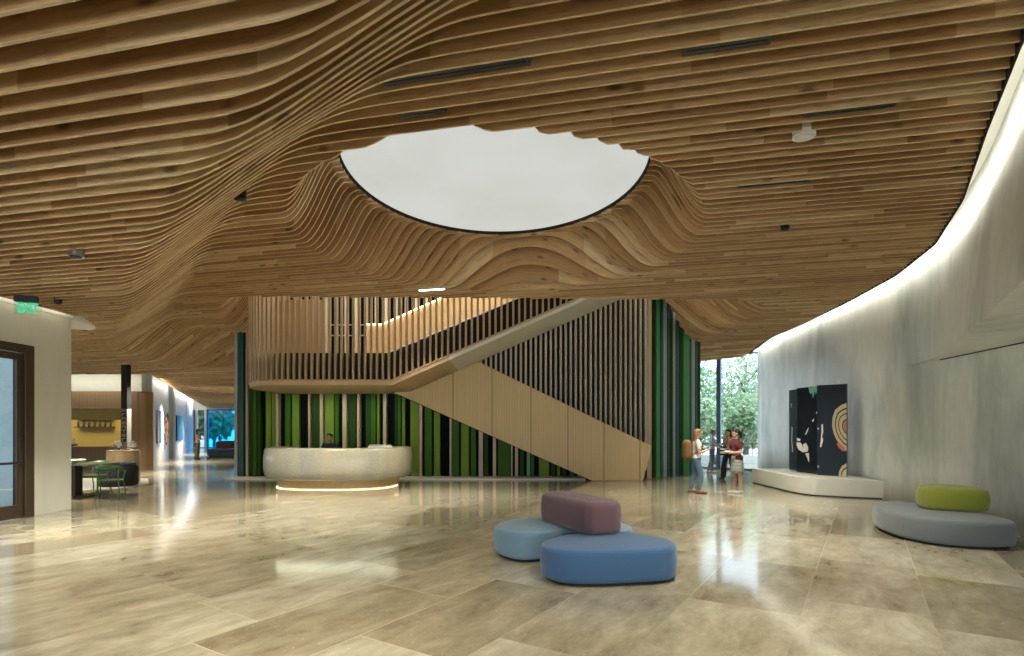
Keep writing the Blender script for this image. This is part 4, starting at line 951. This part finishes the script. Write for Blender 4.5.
# exit sign
ex = thing('exit_sign', 'hanging glass exit sign with green EXIT letters by the left wall', 'sign', (-8.50, 9.75, 3.66), math.radians(20))
m = MB(); m.box(-.19, .14, -.04, .05, .25, .36); m.build('mounting_box', M['black'], ex)
m = MB(); m.box(-.20, .20, -.005, .005, 0.03, .27); gl = m.build('glass_plate', M['signglass'], ex)
cu = bpy.data.curves.new('exit_text', 'FONT'); cu.body = 'EXIT'; cu.size = .235; cu.align_x = 'CENTER'; cu.extrude = .003; cu.offset = .006
to = bpy.data.objects.new('tmp', cu); C.objects.link(to); bpy.context.view_layer.update()
me = bpy.data.meshes.new_from_object(to.evaluated_get(bpy.context.evaluated_depsgraph_get())); bpy.data.objects.remove(to)
me.materials.clear(); me.materials.append(M['exitgreen'])
tx = link(bpy.data.objects.new('lettering', me), gl); tx.location = (0, -.010, .065); tx.rotation_euler = (PI / 2, 0, 0); tx.scale = (.62, 1.05, 1)

# ------------------------------------------------------------------ people
def vox(name, caps, mt, parent, voxel=.011, smooth_it=3, balls=()):
    """caps: list of polylines [(point, radius), ...]; grown into one continuous surface."""
    m = MB()
    for c in caps:
        pts = [Vector(p) for p, r in c]; rs = [r for p, r in c]
        P2 = []; R2 = []
        for i in range(len(pts) - 1):
            k = max(2, int((pts[i + 1] - pts[i]).length / .03))
            for j in range(k): t = j / k; P2.append(pts[i].lerp(pts[i + 1], t)); R2.append(rs[i] + (rs[i + 1] - rs[i]) * t)
        P2.append(pts[-1]); R2.append(rs[-1])
        m.tube(P2, R2, 10)
        for p, r in zip(pts, rs): m.ball(p, r, 10)
    for c, r, s in balls: m.ball(c, r, 14, sc=s)
    o = m.build('tmp', mt)
    rm = o.modifiers.new('r', 'REMESH'); rm.mode = 'VOXEL'; rm.voxel_size = voxel; rm.use_smooth_shade = True
    sm_ = o.modifiers.new('s', 'SMOOTH'); sm_.iterations = smooth_it; sm_.factor = .5
    bpy.context.view_layer.update()
    me = bpy.data.meshes.new_from_object(o.evaluated_get(bpy.context.evaluated_depsgraph_get())); me.name = name
    bpy.data.objects.remove(o); q = link(bpy.data.objects.new(name, me), parent); return q

def person(label, loc, rz, pose, outfit, H=1.65, seated=False):
    """local frame: facing -Y, x to the person's left... all joints given for a 1.65 m figure"""
    s = H / 1.65; o = thing('person', label, 'person', loc, rz); o.scale = (s, s, s)
    hp = pose.get('hip', (0, 0, .90)); hip = Vector(hp); lean = pose.get('lean', 0)
    ch = hip + Vector((0, -lean, .36)); nk = hip + Vector((0, -lean * 1.25, .50)); hd = hip + Vector((0, -lean * 1.25 - pose.get('headf', .02), .645))
    caps = [[(hip + Vector((-.07, 0, 0)), .105), (hip + Vector((.07, 0, 0)), .105)],
            [(hip, .115), (hip + Vector((0, -lean * .4, .17)), .095), (ch, .115), (nk, .052), (hd, .05)],
            [(ch + Vector((-.13, 0, .07)), .052), (ch + Vector((.13, 0, .07)), .052)], [(ch + Vector((-.06, -.02, 0)), .095), (ch + Vector((.06, -.02, 0)), .095)]]
    legs = []; feet = []
    for sd in (-1, 1):
        hj = hip + Vector((sd * .085, 0, -.03)); kn = Vector(pose['knee'][0 if sd < 0 else 1]); an = Vector(pose['ankle'][0 if sd < 0 else 1])
        leg = [(hj, .085), (hj.lerp(kn, .5), .070), (kn, .05), (kn.lerp(an, .3), .052), (an, .034)]; legs.append(leg); caps.append(leg)
        fd = Vector(pose.get('footdir', ((0, -1), (0, -1)))[0 if sd < 0 else 1] + (0,)).normalized()
        ft = [(an + Vector((0, 0, -.045)) - fd * .03, .032), (an + fd * .12 + Vector((0, 0, -.058)), .026), (an + fd * .17 + Vector((0, 0, -.062)), .02)]; feet.append(ft); caps.append(ft)
    arms = []
    for sd in (-1, 1):
        sh = ch + Vector((sd * .165, 0, .075)); k = 0 if sd < 0 else 1; el = Vector(pose['elbow'][k]); wr = Vector(pose['wrist'][k])
        arm = [(sh, .05), (el, .037), (wr, .026)]; arms.append(arm); caps.append(arm)
        d = (wr - el).normalized(); side = d.cross(Vector((0, 0, 1))); side = side.normalized() if side.length > .1 else Vector((1, 0, 0)); pn = d.cross(side).normalized()
        caps.append([(wr, .026), (wr + d * .05, .028)]); caps.append([(wr + side * .018 + d * .03, .018), (wr - side * .018 + d * .03, .018)])
        for q, L in ((-.026, .068), (-.009, .08), (.009, .076), (.026, .058)):   # four curled fingers
            b0 = wr + d * .065 + side * q; b1 = b0 + d * L * .5 - pn * .006; b2 = b1 + d * L * .4 - pn * .022; caps.append([(b0, .009), (b1, .0085), (b2, .0075)])
        t0 = wr + d * .02 + side * .026; caps.append([(t0, .011), (t0 + side * .025 + d * .03, .010), (t0 + side * .03 + d * .06, .008)])
    balls = [(hd + Vector((0, .005, .02)), .088, (.86, 1.05, 1.15)), (hd + Vector((0, -.035, -.045)), .055, (.95, 1, .95)),
             (hd + Vector((0, -.098, -.005)), .016, (.8, 1, 1.5)), (hd + Vector((-.078, .0, 0)), .02, (.5, 1, 1.4)), (hd + Vector((.078, .0, 0)), .02, (.5, 1, 1.4))]
    body = vox('body', caps, M['skin'], o, .010, 2, balls)
    m = MB()
    for sx in (-.03, .03): m.ball(hd + Vector((sx, -.083, .018)), .010, 8)
    m.build('eyes', M['black'], body); m = MB(); m.ball(hd + Vector((0, -.086, -.055)), .02, 8, sc=(1.1, .4, .3)); m.build('mouth', M['coral'], body)
    grow = lambda chain, g: [(p, r + g) for p, r in chain]
    tor = [[(hip + Vector((-.07, 0, .02)), .115), (hip + Vector((.07, 0, .02)), .115)], [(hip + Vector((0, 0, 0)), .125), (hip + Vector((0, -lean * .4, .17)), .108), (ch, .127), (ch + Vector((0, 0, .09)), .085)],
           [(ch + Vector((-.13, 0, .07)), .062), (ch + Vector((.13, 0, .07)), .062)], [(ch + Vector((-.06, -.02, 0)), .108), (ch + Vector((.06, -.02, 0)), .108)]]
    sl = outfit.get('sleeve', .6)
    for arm in arms:
        (sh, r0), (el, r1), (wr, r2) = arm
        if sl <= 1: tor.append([(sh, .064), (sh.lerp(el, sl), .052)])
        else: tor.append([(sh, .064), (el, .052), (el.lerp(wr, sl - 1), .040)])
    vox('shirt', tor, M[outfit['shirt']], o, .012, 3)
    if 'trousers' in outfit:
        g = outfit.get('flare', .0); cut = outfit.get('cut', 1.0); tr = [[(hip + Vector((-.07, 0, -.01)), .120), (hip + Vector((.07, 0, -.01)), .120)]]
        for leg in legs:
            hj, mid, kn, cf, an = [p for p, r in leg]
            if cut >= 1: tr.append([(hj, .1), (hj.lerp(kn, .5), .086), (kn, .068 + g), (kn.lerp(an, .5), .062 + g * 2), (kn.lerp(an, .93), .052 + g * 3)])
            else: tr.append([(hj, .1), (hj.lerp(kn, .5), .09), (hj.lerp(kn, cut), .08)])
        vox('trousers', tr, M[outfit['trousers']], o, .012, 3)
    if 'skirt' in outfit:
        kz = min(pose['knee'][0][2], pose['knee'][1][2]) + .02; kx = (Vector(pose['knee'][0]) + Vector(pose['knee'][1])) / 2
        m = MB(); V = []; n = 28; rows = [(hip.z + .12, .118, .10), (hip.z + .03, .155, .13), (hip.z - .12, .175, .15), (hip.z - .28, .175, .155), (kz, .17, .16), (kz, .155, .145), (hip.z - .1, .15, .13)]
        for z, a, b in rows:
            t = (hip.z - z) / (hip.z - kz); cx, cy = kx.x * max(0, t), kx.y * max(0, t)
            for k in range(n):
                w_ = 1 + .03 * math.cos(7 * 2 * PI * k / n) * max(0, t); V.append((cx + a * w_ * math.cos(2 * PI * k / n), cy + b * w_ * math.sin(2 * PI * k / n), z))
        m.add(V, [(r * n + i, r * n + (i + 1) % n, (r + 1) * n + (i + 1) % n, (r + 1) * n + i) for r in range(len(rows) - 1) for i in range(n)]); m.build('skirt', M[outfit['skirt']], o, True)
    for ft in feet: vox('shoe', [grow(ft, .010)], M[outfit.get('shoes', 'shoe_t')], o, .008, 2)
    # hair
    hb = [(hd + Vector((0, .025, .045)), .096, (.93, 1.03, 1.0)), (hd + Vector((0, -.02, .085)), .065, (1.05, 1.0, .7))]; hc = []
    st_ = outfit.get('hairstyle', 'long')
    if st_ == 'long': hc = [[(hd + Vector((-.05, .05, .0)), .05), (hd + Vector((-.06, .06, -.14)), .035)], [(hd + Vector((.05, .05, .0)), .05), (hd + Vector((.06, .06, -.14)), .035)], [(hd + Vector((0, .07, 0)), .06), (hd + Vector((0, .08, -.16)), .045)]]
    if st_ == 'ponytail': hc = [[(hd + Vector((0, .10, .05)), .035), (hd + Vector((0, .16, .02)), .042), (hd + Vector((0, .17, -.10)), .02)]]
    if st_ == 'bun': hc = [[(hd + Vector((0, .07, .11)), .04), (hd + Vector((0, .09, .13)), .04)]]
    if st_ == 'short': hb = [(hd + Vector((0, .02, .055)), .092, (.93, 1.03, .85))]
    vox('hair', hc, M[outfit['hair']], o, .010, 2, hb)
    return o, dict(hip=hip, ch=ch, nk=nk, hd=hd)

stand = dict(knee=((-.09, -.01, .48), (.09, -.02, .48)), ankle=((-.10, .02, .09), (.10, .0, .09)))
LX = lambda px, Y: (px - CX) / F * Y
# woman with backpack, facing right (+X)
Yp = 14.5
o, J = person('woman with blonde hair in a white top and blue jeans wearing a mustard backpack', (LX(696, Yp), Yp, 0), math.radians(90 - 8),
    dict(knee=((-.08, -.10, .48), (.08, .04, .49)), ankle=((-.09, -.06, .09), (.09, .12, .10)), elbow=((-.22, -.04, 1.06), (.22, -.03, 1.06)), wrist=((-.12, -.24, 1.12), (.12, -.24, 1.10)), lean=.02),
    dict(shirt='wtop', trousers='jeans', shoes='shoe_t', hair='hair_b', hairstyle='long', sleeve=.55))
bp = thing('backpack', 'mustard backpack worn by the blonde woman', 'backpack', tuple(o.location), o.rotation_euler[2])
vox('pouch', [[((-.09, .22, .98), .13), ((-.09, .24, 1.28), .11)], [((.09, .22, .98), .13), ((.09, .24, 1.28), .11)], [((0, .22, .98), .11), ((0, .23, 1.30), .10)]], M['pack'], bp, .014, 3)
vox('front_pocket', [[((-.06, .31, 1.00), .05), ((.06, .31, 1.00), .05)], [((-.06, .31, 1.08), .045), ((.06, .31, 1.08), .045)]], M['pack'], bp, .012, 3)
for sx in (-.1, .1):
    m = MB(); m.tube([(sx, .13, 1.34), (sx, .02, 1.40), (sx, -.12, 1.30), (sx * 1.2, -.12, 1.12), (sx * 1.4, .10, 1.02)], .016, 6); m.build('strap', M['shoe_t'], bp, True)
# woman in maroon, facing left
o, J = person('woman in a maroon shirt and checked knee length skirt with white shoes', (LX(737, Yp), Yp, 0), math.radians(-90 + 15),
    dict(knee=((-.07, -.02, .48), (.08, .02, .48)), ankle=((-.08, -.02, .09), (.09, .05, .09)), elbow=((-.22, -.03, 1.08), (.22, -.04, 1.08)), wrist=((-.12, -.26, 1.08), (.10, -.25, 1.06)), lean=.02),
    dict(shirt='maroon', skirt='check', shoes='shoe_w', hair='hair_d', hairstyle='ponytail', sleeve=.6))
bk = thing('notebook', 'white notebook held by the woman in maroon', 'notebook', tuple(o.location), o.rotation_euler[2])
m = MB(); m.box(-.11, .11, -.36, -.20, 1.085, 1.10); m.build('cover', M['paper'], bk)
# woman in black trousers behind
Yp = 18.5
o, J = person('woman in wide black trousers with a striped bag walking behind the woman in maroon', (LX(729, Yp), Yp, 0), math.radians(-60),
    dict(knee=((-.09, -.14, .50), (.09, .04, .48)), ankle=((-.10, -.16, .09), (.10, .26, .11)), elbow=((-.22, .02, 1.08), (.22, -.02, 1.08)), wrist=((-.06, -.20, 1.14), (.08, -.20, 1.06)), lean=.02),
    dict(shirt='pink', trousers='cloth_k', flare=.015, shoes='cloth_k', hair='hair_d', hairstyle='long', sleeve=.3), 1.64)
bg_ = thing('shoulder_bag', 'black and white striped bag carried by the woman in black trousers', 'bag', tuple(o.location), o.rotation_euler[2])
m = MB()
for k in range(5): m.box(-.04 - .02, .12, -.36 + .0, -.28, .80 + k * .06, .86 + k * .06, k % 2)
m.build('pouch', [M['cloth_k'], M['paper']], bg_); m = MB(); m.tube([(-.05, -.32, 1.1), (-.04, -.2, 1.3), (.0, -.1, 1.42), (.1, -.2, 1.3), (.11, -.32, 1.1)], .012, 6); m.build('strap', M['cloth_k'], bg_, True)
# woman by the window
Yp = 21.0
o, J = person('woman in a pale blue shirt and grey blue trousers near the window', (LX(712, Yp), Yp, 0), math.radians(70),
    dict(knee=((-.09, -.03, .48), (.09, .03, .48)), ankle=((-.10, .02, .09), (.10, .14, .09)), elbow=((-.22, -.02, 1.08), (.22, -.02, 1.08)), wrist=((-.14, -.22, 1.10), (.2, -.20, 1.0)), lean=.02),
    dict(shirt='lav', trousers='grey', shoes='shoe_w', hair='hair_b', hairstyle='bun', sleeve=.7), 1.62)
# far figure in the corridor
Yp = 30.2
o, J = person('person in a pale pink top and olive trousers standing far down the corridor', (LX(197.5, Yp), Yp, 0), math.radians(90),
    dict(knee=((-.09, -.02, .48), (.09, 0, .48)), ankle=((-.08, .02, .09), (.08, .05, .09)), elbow=((-.2, -.06, 1.10), (.2, -.06, 1.10)), wrist=((-.1, -.32, 1.14), (.1, -.32, 1.14)), lean=.02),
    dict(shirt='pink', trousers='olive', shoes='cloth_k', hair='hair_d', hairstyle='long', sleeve=.6, flare=.008), 1.62)
# receptionist seated behind the desk, head bowed
Yp = 16.5
o, J = person('receptionist with short dark hair in a navy jacket seated behind the stone desk', (LX(331, Yp), Yp, .12), math.radians(0),
    dict(hip=(0, 0, .55), knee=((-.12, -.40, .52), (.12, -.40, .52)), ankle=((-.12, -.42, .09), (.12, -.42, .09)), elbow=((-.28, -.12, .76), (.28, -.12, .76)), wrist=((-.12, -.32, .82), (.12, -.32, .82)), lean=.06, headf=.05),
    dict(shirt='navyshirt', trousers='cloth_k', shoes='cloth_k', hair='hair_d', hairstyle='short', sleeve=1.9), 1.78)
sc_ = thing('office_chair', 'black swivel chair under the receptionist', 'chair', (LX(331, Yp), Yp + .02, 0))
m = MB(); m.box(-.24, .24, -.24, .22, .38, .45); m.build('seat', M['black'], sc_, bevel=.02); m = MB(); m.box(-.2, .2, .20, .25, .55, .95); m.build('backrest', M['black'], sc_, bevel=.02)
m = MB(); m.tube([(0, 0, .06), (0, 0, .38)], .03, 8); m.tube([(0, .2, .40), (0, .24, .6)], .015, 6); m.build('post', M['steel'], sc_)
m = MB()
for k in range(5): a = k * 2 * PI / 5; m.tube([(0, 0, .08), (math.cos(a) * .28, math.sin(a) * .28, .03)], .022, 6)
m.build('star_base', M['black'], sc_)
